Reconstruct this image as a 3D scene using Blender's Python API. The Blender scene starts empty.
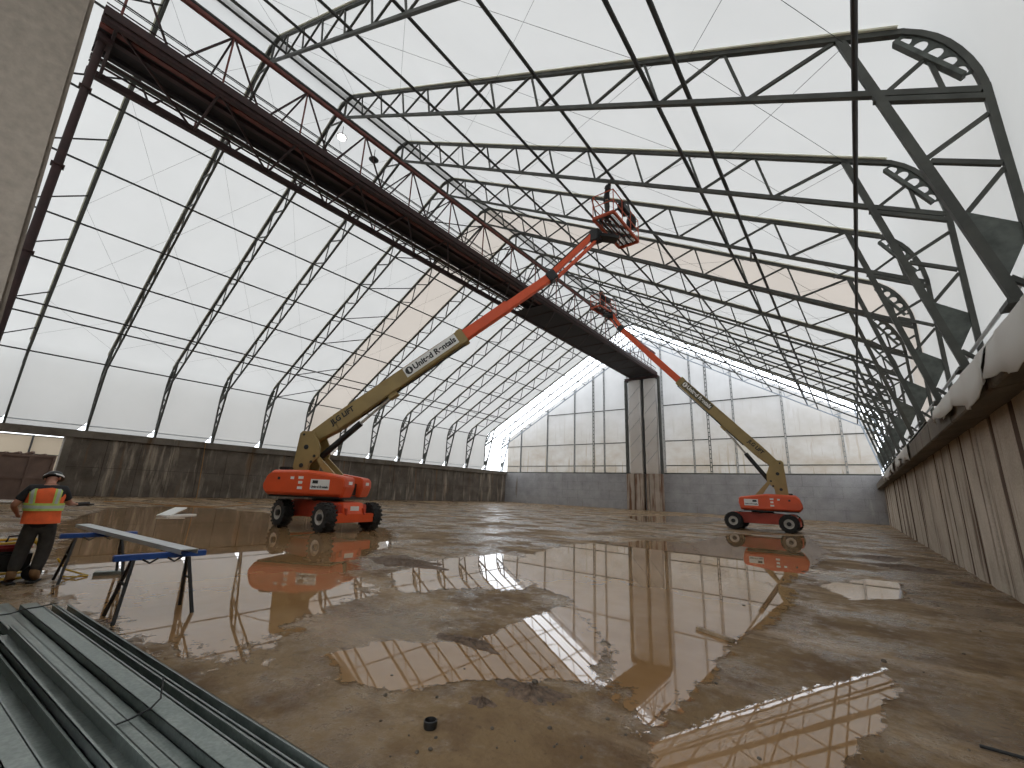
import bpy, math, random
from mathutils import Vector, Matrix
R = math.radians
random.seed(7)
sc = bpy.context.scene
col = sc.collection

# ---------------------------------------------------------------- camera
F_PX, YAW, PITCH, ROLL, CAM_Z = 425.47, 0.6746, 0.2478, 0.0418, 1.7
def cam_axes():
    cy, sy = math.cos(YAW), math.sin(YAW)
    fw = Vector((-sy*math.cos(PITCH), cy*math.cos(PITCH), math.sin(PITCH)))
    rt = Vector((cy, sy, 0)); up = rt.cross(fw)
    c, s = math.cos(ROLL), math.sin(ROLL)
    return c*rt+s*up, -s*rt+c*up, fw
RT, UP, FW = cam_axes()
cd = bpy.data.cameras.new('camera'); cd.sensor_width = 36; cd.lens = F_PX/1024*36; cd.clip_end = 500
cam = bpy.data.objects.new('camera', cd); col.objects.link(cam); sc.camera = cam
cam.matrix_world = Matrix(((RT.x, UP.x, -FW.x, 0), (RT.y, UP.y, -FW.y, 0), (RT.z, UP.z, -FW.z, CAM_Z), (0, 0, 0, 1)))
def ground(x, y, z=0.0):                     # photo pixel -> point on the level z
    r = (x-512)*RT - (y-384)*UP + F_PX*FW
    t = (z-CAM_Z)/r.z
    return Vector((t*r.x, t*r.y, z))

# ---------------------------------------------------------------- world, exposure
sc.view_settings.view_transform = 'Standard'; sc.view_settings.look = 'None'
sc.view_settings.gamma = 1; sc.view_settings.use_curve_mapping = False
sc.view_settings.exposure = 0.0
w = bpy.data.worlds.new('overcast_sky'); sc.world = w; w.use_nodes = True
bg = w.node_tree.nodes['Background']
bg.inputs['Color'].default_value = (0.90, 0.945, 1.0, 1); bg.inputs['Strength'].default_value = 3.4
try:
    sc.cycles.use_denoising = True
    sc.cycles.max_bounces = 8; sc.cycles.diffuse_bounces = 5; sc.cycles.sample_clamp_indirect = 6
    sc.cycles.caustics_reflective = False; sc.cycles.caustics_refractive = False
except Exception: pass

# ---------------------------------------------------------------- materials
MATS = {}
def nt_new(name):
    m = bpy.data.materials.new(name); m.use_nodes = True
    nt = m.node_tree; b = nt.nodes['Principled BSDF']; MATS[name] = m
    return m, nt, b
def N(nt, t, **kw):
    n = nt.nodes.new(t)
    for k, v in kw.items(): setattr(n, k, v)
    return n
def noise(nt, vec, scale, detail=4, rough=.55):
    n = N(nt, 'ShaderNodeTexNoise'); n.inputs['Scale'].default_value = scale
    n.inputs['Detail'].default_value = detail; n.inputs['Roughness'].default_value = rough
    nt.links.new(vec, n.inputs['Vector']); return n.outputs['Fac']
def ramp(nt, fac, stops):
    n = N(nt, 'ShaderNodeValToRGB'); el = n.color_ramp.elements
    while len(el) < len(stops): el.new(.5)
    for e, (p, c) in zip(el, stops):
        e.position = p; e.color = (c, c, c, 1) if isinstance(c, (int, float)) else (*c, 1)
    nt.links.new(fac, n.inputs['Fac']); return n.outputs['Color']
def mixc(nt, fac, a, b, mode='MIX'):
    n = N(nt, 'ShaderNodeMix', data_type='RGBA', blend_type=mode)
    for s, v in ((n.inputs[0], fac), (n.inputs[6], a), (n.inputs[7], b)):
        if isinstance(v, (int, float)): s.default_value = v
        elif isinstance(v, tuple): s.default_value = (*v, 1)
        else: nt.links.new(v, s)
    return n.outputs[2]
def mapped(nt, scale=(1, 1, 1), coord='Object', rot=(0, 0, 0)):
    tc = N(nt, 'ShaderNodeTexCoord'); mp = N(nt, 'ShaderNodeMapping')
    mp.inputs['Scale'].default_value = scale; mp.inputs['Rotation'].default_value = rot
    if coord == 'World':
        g = N(nt, 'ShaderNodeNewGeometry'); nt.links.new(g.outputs['Position'], mp.inputs['Vector'])
    else: nt.links.new(tc.outputs[coord], mp.inputs['Vector'])
    return mp.outputs['Vector']
def bump(nt, b, h, strength=.3, dist=.02):
    n = N(nt, 'ShaderNodeBump'); n.inputs['Strength'].default_value = strength; n.inputs['Distance'].default_value = dist
    nt.links.new(h, n.inputs['Height']); nt.links.new(n.outputs['Normal'], b.inputs['Normal'])

def simple(name, c, rough=.5, metal=0., var=.25, scale=3., spec=.5):
    m, nt, b = nt_new(name)
    v = mapped(nt, (1, 1, 1), 'World'); f = noise(nt, v, scale, 5)
    lo = tuple(x*(1-var) for x in c); hi = tuple(min(1, x*(1+var)) for x in c)
    nt.links.new(ramp(nt, f, [(.3, lo), (.7, hi)]), b.inputs['Base Color'])
    b.inputs['Roughness'].default_value = rough; b.inputs['Metallic'].default_value = metal
    b.inputs['Specular IOR Level'].default_value = spec
    return m
simple('steel', (.058, .060, .052), .6, .1, .3, 2.)
simple('steel_dark', (.022, .021, .019), .6, .1, .25, 2.)
simple('gusset', (.085, .095, .085), .65, .1, .4, 4.)
simple('red_steel', (.11, .024, .016), .6, 0, .4, 3.)
simple('red_dark', (.024, .0072, .0062), .7, 0, .4, 3.)
simple('deck_dark', (.010, .006, .006), .8, 0, .3, 3.)
simple('lift_orange', (.66, .085, .02), .42, 0, .08, 2.)
simple('lift_rail_backlit', (.42, .07, .025), .5, 0, .15, 3.)  # lift orange darkened, backlit shade of the platforms put into the colour
simple('lift_red', (.40, .045, .02), .45, 0, .2, 2.)
simple('lift_cream', (.30, .215, .078), .45, 0, .12, 1.5)
simple('lift_black', (.012, .012, .012), .45, 0, .2)
simple('rubber', (.016, .015, .014), .85, 0, .4, 9.)
simple('rim', (.42, .40, .36), .5, 0, .2, 8.)
simple('label_white', (.75, .75, .72), .5, 0, .04)
simple('label_dark', (.10, .085, .045), .5, 0, .3)
simple('ink', (.015, .015, .015), .5, 0, 0)
simple('vest_orange', (.85, .13, .03), .8, 0, .12, 9.)
simple('vest_stripe', (.50, .62, .12), .6, 0, .15, 12.)
simple('vest_tape', (.45, .48, .44), .45, 0, .1, 12.)
simple('cloth_black', (.02, .02, .022), .9, 0, .3, 9.)
simple('cloth_dark', (.055, .05, .045), .9, 0, .3, 9.)
simple('boot', (.26, .14, .06), .8, 0, .3, 14.)
simple('skin', (.50, .25, .17), .55, 0, .08, 14.)
simple('blue_steel', (.02, .08, .32), .45, .1, .12, 6.)
simple('black_steel', (.02, .02, .02), .5, .2, .2, 6.)
simple('yellow', (.72, .46, .03), .45, 0, .15, 8.)
simple('red_plastic', (.30, .02, .02), .45, 0, .15, 8.)
simple('container_brown', (.17, .11, .085), .65, 0, .2, 1.5)
simple('mud', (.12, .078, .05), .7, 0, .55, 18.)
simple('ground_bounce', (.55, .54, .51), .9, 0, .2, .3)  # outside ground, colour lightened to bounce light onto the cloth sides
simple('stone', (.09, .07, .05), .8, 0, .4, 20.)
simple('wood', (.26, .19, .12), .8, 0, .35, 10.)
simple('hose_orange', (.34, .17, .05), .6, 0, .1)
simple('fabric_edge', (.62, .60, .47), .8, 0, .1, 2.)
simple('end_steel_skylit', (.22, .25, .285), .6, 0, .15, 2.)  # lit copy of the truss steel, skylight of the open bay in its colour
simple('gable_steel_lit', (.20, .21, .21), .6, 0, .2, 2.)  # lighter copy of the steel, light on the far end painted in
simple('white_steel', (.55, .58, .60), .5, .2, .15, 2.)
simple('brass', (.5, .4, .2), .5, .5, .1)

def fabric(name, c, t, var=.06, dirt=None, mixf=.5):
    m, nt, b = nt_new(name); nt.nodes.remove(b)
    out = nt.nodes['Material Output']
    v = mapped(nt, (1, 1, 1), 'World'); f = noise(nt, v, .35, 5)
    cc = ramp(nt, f, [(.3, tuple(x*(1-var) for x in c)), (.75, c)])
    ct = ramp(nt, f, [(.3, tuple(x*(1-var) for x in t)), (.75, t)])
    if dirt:
        v2 = mapped(nt, (2.2, 2.2, .18), 'World'); f2 = noise(nt, v2, 1.0, 7, .65)
        v3 = mapped(nt, (.35, .35, .5), 'World'); f3 = noise(nt, v3, 1.0, 4, .6)
        # runs of grime, thicker towards the foot of the cloth
        g = N(nt, 'ShaderNodeNewGeometry'); sp = N(nt, 'ShaderNodeSeparateXYZ'); nt.links.new(g.outputs['Position'], sp.inputs[0])
        mr = N(nt, 'ShaderNodeMapRange'); mr.inputs[1].default_value = 4.8; mr.inputs[2].default_value = 16
        mr.inputs[3].default_value = 1.0; mr.inputs[4].default_value = .10; nt.links.new(sp.outputs['Z'], mr.inputs[0])
        k = N(nt, 'ShaderNodeMath', operation='MULTIPLY'); nt.links.new(ramp(nt, f2, [(.42, 0.), (.62, 1.)]), k.inputs[0]); nt.links.new(mr.outputs[0], k.inputs[1])
        k2 = N(nt, 'ShaderNodeMath', operation='MULTIPLY'); nt.links.new(ramp(nt, f3, [(.3, .5), (.7, 1.)]), k2.inputs[0]); nt.links.new(mr.outputs[0], k2.inputs[1])
        k3 = N(nt, 'ShaderNodeMath', operation='MAXIMUM'); nt.links.new(k.outputs[0], k3.inputs[0]); nt.links.new(k2.outputs[0], k3.inputs[1])
        cc = mixc(nt, k3.outputs[0], cc, dirt); ct = mixc(nt, k3.outputs[0], ct, dirt)
    d = N(nt, 'ShaderNodeBsdfDiffuse'); tr = N(nt, 'ShaderNodeBsdfTranslucent'); mx = N(nt, 'ShaderNodeMixShader')
    nt.links.new(cc, d.inputs['Color']); nt.links.new(ct, tr.inputs['Color'])
    mx.inputs[0].default_value = mixf
    nt.links.new(d.outputs[0], mx.inputs[1]); nt.links.new(tr.outputs[0], mx.inputs[2]); nt.links.new(mx.outputs[0], out.inputs['Surface'])
    return m
fabric('fabric_white', (.68, .675, .665), (.425, .418, .40))
fabric('fabric_tan', (.64, .60, .545), (.405, .36, .315))
fabric('fabric_gable', (.84, .84, .84), (.36, .362, .365), .12, (.27, .225, .17))
fabric('fabric_annex', (.42, .36, .28), (.20, .165, .12))
fabric('tarp', (.82, .80, .76), (.3, .29, .27), .12, mixf=.25)
fabric('plastic_wrap', (.84, .81, .78), (.4, .38, .35), .2, (.56, .49, .42), mixf=.2)

def concrete(name, c1, c2, streak, sfac, rust=None, fine=1., rfac=.6):
    m, nt, b = nt_new(name)
    v = mapped(nt, (1, 1, 1), 'World')
    f = noise(nt, v, .7, 8, .6); base = ramp(nt, f, [(.3, c1), (.7, c2)])
    vs = mapped(nt, (1.3*fine, 1.3*fine, .16*fine*.6 if fine > 1 else .16), 'World'); s = noise(nt, vs, 1., 8, .65)
    base = mixc(nt, ramp(nt, s, [(sfac, 0.), (sfac+.16, .8)]), base, streak)
    if rust:
        vr = mapped(nt, (.9, .9, .07), 'World'); r = noise(nt, vr, 1.7, 6, .6)
        base = mixc(nt, ramp(nt, r, [(rfac, 0.), (rfac+.1, .9)]), base, rust)
    if name == 'concrete_right':                # rusty runs beside the joints, stronger on some panels
        tc = N(nt, 'ShaderNodeTexCoord'); sp = N(nt, 'ShaderNodeSeparateXYZ'); nt.links.new(tc.outputs['Object'], sp.inputs[0])
        oi = N(nt, 'ShaderNodeObjectInfo')
        wd = N(nt, 'ShaderNodeMapRange'); wd.inputs[3].default_value = -.35; wd.inputs[4].default_value = .75; nt.links.new(oi.outputs['Random'], wd.inputs[0])
        d1 = N(nt, 'ShaderNodeMath', operation='MULTIPLY_ADD'); nt.links.new(sp.outputs['Y'], d1.inputs[0]); d1.inputs[1].default_value = -2.6; nt.links.new(wd.outputs[0], d1.inputs[2])
        vj = mapped(nt, (5, 5, .35), 'World'); d2 = N(nt, 'ShaderNodeMath', operation='MULTIPLY_ADD'); nt.links.new(noise(nt, vj, 1., 6, .65), d2.inputs[0]); d2.inputs[1].default_value = 1.6; nt.links.new(d1.outputs[0], d2.inputs[2])
        base = mixc(nt, ramp(nt, d2.outputs[0], [(.62, 0.), (.92, .92)]), base, (.06, .028, .013))
    g = noise(nt, v, 22, 3); base = mixc(nt, .25, base, ramp(nt, g, [(.3, .25), (.7, .75)]), 'OVERLAY')
    nt.links.new(base, b.inputs['Base Color']); b.inputs['Roughness'].default_value = .85
    b.inputs['Specular IOR Level'].default_value = .25
    bump(nt, b, noise(nt, v, 9, 6), .35, .02)
    return m
concrete('concrete_left', (.075, .062, .05), (.16, .135, .11), (.44, .37, .29), .53, (.16, .10, .06))
concrete('concrete_far', (.27, .265, .27), (.38, .375, .375), (.48, .47, .46), .62, (.17, .125, .085), rfac=.66)
concrete('concrete_right', (.34, .285, .225), (.52, .45, .37), (.64, .56, .46), .56, (.075, .036, .016), rfac=.555)
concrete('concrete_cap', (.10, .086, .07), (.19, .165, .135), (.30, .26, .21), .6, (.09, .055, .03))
concrete('concrete_jamb', (.20, .172, .142), (.27, .235, .195), (.10, .08, .06), .60, fine=11.)
concrete('concrete_rust', (.30, .25, .20), (.42, .35, .29), (.50, .43, .35), .6, (.12, .05, .022), rfac=.47)
simple('joint_dark', (.035, .025, .018), .9, 0, .4, 2.)

# floor: damp mud over concrete
def floor_mat():
    m, nt, b = nt_new('floor_mud')
    v = mapped(nt, (1, 1, 1), 'World')
    f1 = noise(nt, v, .16, 6, .6); f2 = noise(nt, v, 1.1, 8, .62); f3 = noise(nt, v, 16, 4)
    vs = mapped(nt, (.06, .5, 1), 'World', (0, 0, R(12))); f4 = noise(nt, vs, 1.6, 6, .6)
    a = ramp(nt, f1, [(.34, (.148, .090, .040)), (.5, (.205, .136, .070)), (.66, (.262, .185, .108))])
    a = mixc(nt, ramp(nt, f2, [(.46, 0.), (.60, .75)]), a, (.115, .068, .034))
    a = mixc(nt, ramp(nt, f4, [(.52, 0.), (.62, .6)]), a, (.41, .30, .195))
    f5 = noise(nt, v, 4.5, 6, .7)
    a = mixc(nt, ramp(nt, f5, [(.52, 0.), (.66, .5)]), a, (.11, .066, .036))
    a = mixc(nt, ramp(nt, f3, [(.60, 0.), (.70, .5)]), a, (.075, .048, .028))
    nt.links.new(a, b.inputs['Base Color'])
    wz = N(nt, 'ShaderNodeMath', operation='MULTIPLY_ADD'); nt.links.new(noise(nt, v, 5.5, 5, .7), wz.inputs[0]); wz.inputs[1].default_value = .45
    nt.links.new(noise(nt, v, .5, 6, .6), wz.inputs[2])
    nt.links.new(ramp(nt, wz.outputs[0], [(.66, .72), (.80, .17)]), b.inputs['Roughness'])
    nt.links.new(ramp(nt, wz.outputs[0], [(.66, .12), (.80, .42)]), b.inputs['Specular IOR Level'])
    ad = N(nt, 'ShaderNodeMath', operation='MULTIPLY_ADD'); nt.links.new(f3, ad.inputs[0]); ad.inputs[1].default_value = .25; nt.links.new(noise(nt, v, 3, 8, .65), ad.inputs[2])
    bump(nt, b, ad.outputs[0], .7, .05)
floor_mat()
def water_mat():
    m, nt, b = nt_new('muddy_water')
    out = nt.nodes['Material Output']
    v = mapped(nt, (1, 1, 1), 'World')
    f = noise(nt, v, .35, 5, .6)
    nt.links.new(ramp(nt, f, [(.35, (.25, .135, .052)), (.65, (.34, .215, .115))]), b.inputs['Base Color'])
    b.inputs['Roughness'].default_value = .015; b.inputs['IOR'].default_value = 1.40
    bump(nt, b, noise(nt, v, 2.2, 2), .02, .01)
    at = N(nt, 'ShaderNodeAttribute', attribute_name='depth')
    prev = at.outputs['Fac']
    for sc_, amp in ((1.3, 1.5), (4.2, 1.3), (17, .8)):
        q_ = N(nt, 'ShaderNodeMath', operation='MULTIPLY_ADD'); nt.links.new(noise(nt, v, sc_, 6, .65), q_.inputs[0]); q_.inputs[1].default_value = amp
        nt.links.new(prev, q_.inputs[2]); prev = q_.outputs[0]
    mr = N(nt, 'ShaderNodeMapRange'); mr.inputs[1].default_value = 1.96; mr.inputs[2].default_value = 2.10
    nt.links.new(prev, mr.inputs[0])
    tp = N(nt, 'ShaderNodeBsdfTransparent'); mx = N(nt, 'ShaderNodeMixShader')
    nt.links.new(mr.outputs[0], mx.inputs[0]); nt.links.new(tp.outputs[0], mx.inputs[1]); nt.links.new(b.outputs[0], mx.inputs[2])
    nt.links.new(mx.outputs[0], out.inputs['Surface'])
water_mat()
def galv():
    m, nt, b = nt_new('galvanised')
    v = mapped(nt, (1, 1, 1), 'World'); f = noise(nt, v, 5, 6, .6); g = noise(nt, v, 40, 2)
    a = ramp(nt, f, [(.3, (.17, .205, .185)), (.7, (.31, .34, .32))])
    nt.links.new(mixc(nt, .2, a, ramp(nt, g, [(.4, .3), (.6, .7)]), 'OVERLAY'), b.inputs['Base Color'])
    b.inputs['Metallic'].default_value = .75; nt.links.new(ramp(nt, f, [(.3, .32), (.7, .5)]), b.inputs['Roughness'])
galv()
simple('zinc_light', (.52, .54, .55), .4, .3, .1, 4.)
m, nt, b = nt_new('lamp_glow'); b.inputs['Base Color'].default_value = (1, 1, 1, 1)
b.inputs['Emission Color'].default_value = (1, .98, .94, 1); b.inputs['Emission Strength'].default_value = 8

# ---------------------------------------------------------------- mesh helpers
class MB:
    def __init__(s): s.v = []; s.f = []
    def add(s, vs, fs):
        o = len(s.v); s.v += [tuple(x) for x in vs]; s.f += [tuple(i+o for i in f) for f in fs]; return s
    def box(s, a, b):
        x0, y0, z0 = a; x1, y1, z1 = b
        return s.add([(x0,y0,z0),(x1,y0,z0),(x1,y1,z0),(x0,y1,z0),(x0,y0,z1),(x1,y0,z1),(x1,y1,z1),(x0,y1,z1)],
                     [(3,2,1,0),(4,5,6,7),(0,1,5,4),(1,2,6,5),(2,3,7,6),(3,0,4,7)])
    def bar(s, p, q, wd, ht, side=None, w2=None, h2=None):    # rectangular section from p to q; wd along side
        p = Vector(p); q = Vector(q); d = (q-p).normalized()
        sd = Vector(side) if side is not None else (Vector((0,0,1)) if abs(d.z) < .9 else Vector((0,1,0))).cross(d)
        sd = (sd - d*sd.dot(d)).normalized(); up = d.cross(sd)
        vs = []
        for c, a, b_ in ((p, wd, ht), (q, w2 or wd, h2 or ht)):
            for i, j in ((-1,-1),(1,-1),(1,1),(-1,1)): vs.append(c+sd*(i*a/2)+up*(j*b_/2))
        return s.add(vs, [(3,2,1,0),(4,5,6,7),(0,1,5,4),(1,2,6,5),(2,3,7,6),(3,0,4,7)])
    def tube(s, pts, r, n=8, r2=None):
        pts = [Vector(p) for p in pts]; vs = []; fs = []
        prev = None
        for i, p in enumerate(pts):
            d = (pts[min(i+1, len(pts)-1)]-pts[max(i-1, 0)]).normalized()
            if prev is None: a = d.orthogonal().normalized()
            else: a = (prev-d*prev.dot(d)).normalized()
            prev = a; b_ = d.cross(a)
            rr = r if r2 is None else r+(r2-r)*i/max(1, len(pts)-1)
            for k in range(n):
                t = 2*math.pi*k/n; vs.append(p+a*(rr*math.cos(t))+b_*(rr*math.sin(t)))
        for i in range(len(pts)-1):
            for k in range(n): fs.append((i*n+k, i*n+(k+1) % n, (i+1)*n+(k+1) % n, (i+1)*n+k))
        fs.append(tuple(range(n-1, -1, -1))); fs.append(tuple(range((len(pts)-1)*n, len(pts)*n)))
        return s.add(vs, fs)
    def prism(s, poly, a, b_, axes='xz'):       # polygon extruded along the third axis from a to b_
        n = len(poly)
        mk = {'xz': lambda u, v, t: (u, t, v), 'xy': lambda u, v, t: (u, v, t), 'yz': lambda u, v, t: (t, u, v)}[axes]
        vs = [mk(u, v, a) for u, v in poly]+[mk(u, v, b_) for u, v in poly]
        return s.add(vs, [tuple(range(n)), tuple(range(2*n-1, n-1, -1))]+[(i, n+i, n+(i+1) % n, (i+1) % n) for i in range(n)])
    def lathe(s, prof, axis_p, axis_d, n=20):   # prof: (radius, along)
        p = Vector(axis_p); d = Vector(axis_d).normalized(); a = d.orthogonal().normalized(); b_ = d.cross(a)
        vs = []; fs = []
        for r, h in prof:
            for k in range(n):
                t = 2*math.pi*k/n; vs.append(p+d*h+a*(r*math.cos(t))+b_*(r*math.sin(t)))
        for i in range(len(prof)-1):
            for k in range(n): fs.append((i*n+k, i*n+(k+1) % n, (i+1)*n+(k+1) % n, (i+1)*n+k))
        fs.append(tuple(range(n-1, -1, -1))); fs.append(tuple(range((len(prof)-1)*n, len(prof)*n)))
        return s.add(vs, fs)
    def xf(s, M): s.v = [tuple(M @ Vector(v)) for v in s.v]; return s
    def build(s, name, mat, parent=None, bevel=0, smooth=False, seg=2):
        me = bpy.data.meshes.new(name); me.from_pydata(s.v, [], s.f); me.validate(); me.update()
        import bmesh
        bm = bmesh.new(); bm.from_mesh(me); bmesh.ops.recalc_face_normals(bm, faces=bm.faces)
        if bevel: bmesh.ops.bevel(bm, geom=[e for e in bm.edges if len(e.link_faces) == 2 and e.calc_face_angle(0) > .35], offset=bevel, segments=seg, affect='EDGES', clamp_overlap=True)
        bm.to_mesh(me); bm.free()
        if smooth:
            for p_ in me.polygons: p_.use_smooth = True
            if smooth != 'all':
                try: me.set_sharp_from_angle(angle=R(35))
                except Exception: pass
        me.materials.append(MATS[mat])
        o = bpy.data.objects.new(name, me); col.objects.link(o)
        if parent is not None: o.parent = parent
        return o
def tag(o, label, cat, group=None, kind=None):
    o['label'] = label; o['category'] = cat
    if group: o['group'] = group
    if kind: o['kind'] = kind
    return o
def empty(name, loc=(0, 0, 0), rz=0):
    o = bpy.data.objects.new(name, None); col.objects.link(o); o.location = loc; o.rotation_euler = (0, 0, rz)
    o.empty_display_size = .2
    return o
def copy_tree(o, parent=None):
    c = o.copy(); col.objects.link(c); c.parent = parent
    for ch in list(o.children): copy_tree(ch, c)
    return c
def share(o, name, loc, parent, rot=None):    # another object on the same mesh
    c = bpy.data.objects.new(name, o.data); col.objects.link(c); c.location = loc; c.parent = parent
    if rot: c.rotation_euler = rot
    return c
ORD = ['first','second','third','fourth','fifth','sixth','seventh','eighth','ninth','tenth','eleventh','twelfth','thirteenth','fourteenth','fifteenth']

# ---------------------------------------------------------------- building numbers (metres)
Y0, SP = 1.239, 4.328
NK = 14                                       # trusses 0..13
YK = [Y0+SP*k for k in range(NK)]
XR_OUT, XL_OUT = 2.72, -47.7                  # outer faces of the truss legs
RIDGE = (-22.0, 25.1)
XW, XL = 2.3, -47.3                           # inner faces of the concrete walls
YE = 58.43                                    # far end
ZT = 4.9                                      # top of walls
ZE = 4.83
def lx(x):                                    # mirror a right-hand x to the left-hand side
    return XL_OUT + (XR_OUT-x)*((RIDGE[0]-XL_OUT)/(XR_OUT-RIDGE[0]))
KNEE = (1.87, 11.05)
SL = (RIDGE[1]-KNEE[1])/(KNEE[0]-RIDGE[0])    # roof slope
def zout(x): return KNEE[1]+(KNEE[0]-x)*SL    # right-hand outer chord
def zin(x): return zout(x)-1.52
outer_right = [(2.72, 5.0), (2.72, 8.9), (2.71, 9.2), (2.675, 9.5), (2.61, 9.8), (2.52, 10.09), (2.41, 10.36), (2.27, 10.61), (2.09, 10.84), KNEE]

# ================================================================ THE SETTING
# floor
fl = MB(); fl.add([(-60, -2.4, 0), (XW+1, -2.4, 0), (XW+1, YE+1, 0), (-60, YE+1, 0)], [(0, 1, 2, 3)])
floor = fl.build('floor', 'floor_mud'); tag(floor, 'wide muddy brown concrete floor of the storage hall', 'floor', kind='structure')
gr = MB(); gr.add([(-200, -150, -.06), (150, -150, -.06), (150, 220, -.06), (-200, 220, -.06)], [(0, 1, 2, 3)])
tag(gr.build('ground', 'ground_bounce'), 'bare ground outside around the hall', 'ground', kind='structure')

# right wall: precast panels with stained joints, corbelled ledge
wr = MB(); wr.box((XW+.08, -1.0, 0), (XW+.9, YE, 3.62))
wall_right = wr.build('wall_right', 'joint_dark'); tag(wall_right, 'stained precast concrete wall along the right side', 'wall', kind='structure')
pj = 1.7; y = -1.0; k = 0
pm = {}
for v_ in range(4):
    q = MB(); off = (.0, .025, -.02, .012)[v_]; mg = (.04, .09, .05, .13)[v_]
    q.add([(off, mg, -.02), (off-.05, pj*.5, -.02), (off, pj-.04, -.02), (off, mg, 3.6), (off-.02, pj*.5, 3.6), (off, pj-.04, 3.6),
           (.4, mg, -.02), (.4, pj-.04, -.02), (.4, mg, 3.6), (.4, pj-.04, 3.6)],
          [(0, 1, 4, 3), (1, 2, 5, 4), (0, 3, 8, 6), (2, 7, 9, 5), (3, 4, 5, 9, 8), (0, 6, 7, 2, 1)])
    pm[v_] = q
first = {}
while y < YE-.5:
    v_ = random.randrange(4)
    if v_ not in first:
        o = pm[v_].build('wall_panel', 'concrete_right', wall_right, bevel=.02, seg=1); first[v_] = o; o.location = (XW, y, 0)
    else: share(first[v_], 'wall_panel', (XW, y, 0), wall_right)
    y += pj
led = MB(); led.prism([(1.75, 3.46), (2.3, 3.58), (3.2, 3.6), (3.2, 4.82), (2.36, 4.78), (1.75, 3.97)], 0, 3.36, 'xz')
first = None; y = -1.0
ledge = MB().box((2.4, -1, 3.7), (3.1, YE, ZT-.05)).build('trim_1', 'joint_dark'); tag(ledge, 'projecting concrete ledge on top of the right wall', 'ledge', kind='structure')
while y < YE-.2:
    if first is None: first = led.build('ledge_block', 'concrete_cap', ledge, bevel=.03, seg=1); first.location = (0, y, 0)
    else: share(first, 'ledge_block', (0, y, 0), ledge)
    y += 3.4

# left wall with an opening at the near end
OPY = 4.85
wall_left = MB().box((XL-.6, OPY, 0), (XL-.06, YE, 4.42)).build('wall_left', 'joint_dark'); tag(wall_left, 'dark streaked concrete wall along the left side', 'wall', kind='structure')
q = MB().box((-.25, .012, 0), (0, SP/2-.012, 2.19)); first = None
ys = [OPY+i*SP/2 for i in range(int((YE-OPY)/(SP/2))+1)]
for y in ys:
    for z in (0, 2.21):
        if first is None: first = q.build('wall_panel', 'concrete_left', wall_left, bevel=.012, seg=1); first.location = (XL+.02, y, z)
        else: share(first, 'wall_panel', (XL+random.uniform(-.01, .02), y, z), wall_left)
jb = MB().box((XL-.9, OPY-.35, 0), (XL+.12, OPY+.1, 4.42)).build('trim_2', 'concrete_cap'); tag(jb, 'dark jamb of the opening in the left wall', 'jamb', kind='structure')
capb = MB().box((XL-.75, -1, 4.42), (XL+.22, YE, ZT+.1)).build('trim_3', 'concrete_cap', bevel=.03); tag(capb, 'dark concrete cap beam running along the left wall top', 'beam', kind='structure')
# strips of concrete pilaster below each left truss
# far wall of cast blocks
wall_far = MB().box((XL, YE+.06, 0), (XW+.6, YE+.6, ZE-.03)).build('wall_far', 'joint_dark'); tag(wall_far, 'grey block-jointed concrete wall across the far end', 'wall', kind='structure')
rows = [(0, 1.20), (1.208, 2.40), (2.408, 3.60), (3.608, ZE)]
for ri, (z0, z1) in enumerate(rows):
    bw = 2.6; q = MB().box((.005, 0, 0), (bw-.005, .3, z1-z0)); first = None
    x = XL-.6-(.9 if ri % 2 else 0)
    while x < XW+.3:
        if first is None: first = q.build('wall_block', 'concrete_far', wall_far, bevel=.012, seg=1); first.location = (x, YE, z0)
        else: share(first, 'wall_block', (x, YE-random.uniform(0, .008), z0), wall_far)
        x += bw
# near wall with the doorway the photographer stands in
wn = MB().add([(-3.0, .064, 0), (-3.0, -2.2, 0), (-3.25, -2.2, 0), (-3.25, .034, 0), (-3.0, -.124, ZT), (-3.0, -2.2, ZT), (-3.25, -2.2, ZT), (-3.25, -.154, ZT)], [(3, 2, 1, 0), (4, 5, 6, 7), (0, 1, 5, 4), (1, 2, 6, 5), (2, 3, 7, 6), (3, 0, 4, 7)]); wall_near = wn.build('wall_near', 'concrete_jamb', bevel=.02)
tag(MB().box((XL-.6, -2.3, 0), (-3.25, -1.9, ZT)).build('wall_near_end', 'concrete_jamb'), 'concrete end wall behind the camera line', 'wall', kind='structure')
tag(wall_near, 'pale rough concrete jamb standing close at the upper left', 'wall', kind='structure')

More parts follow.
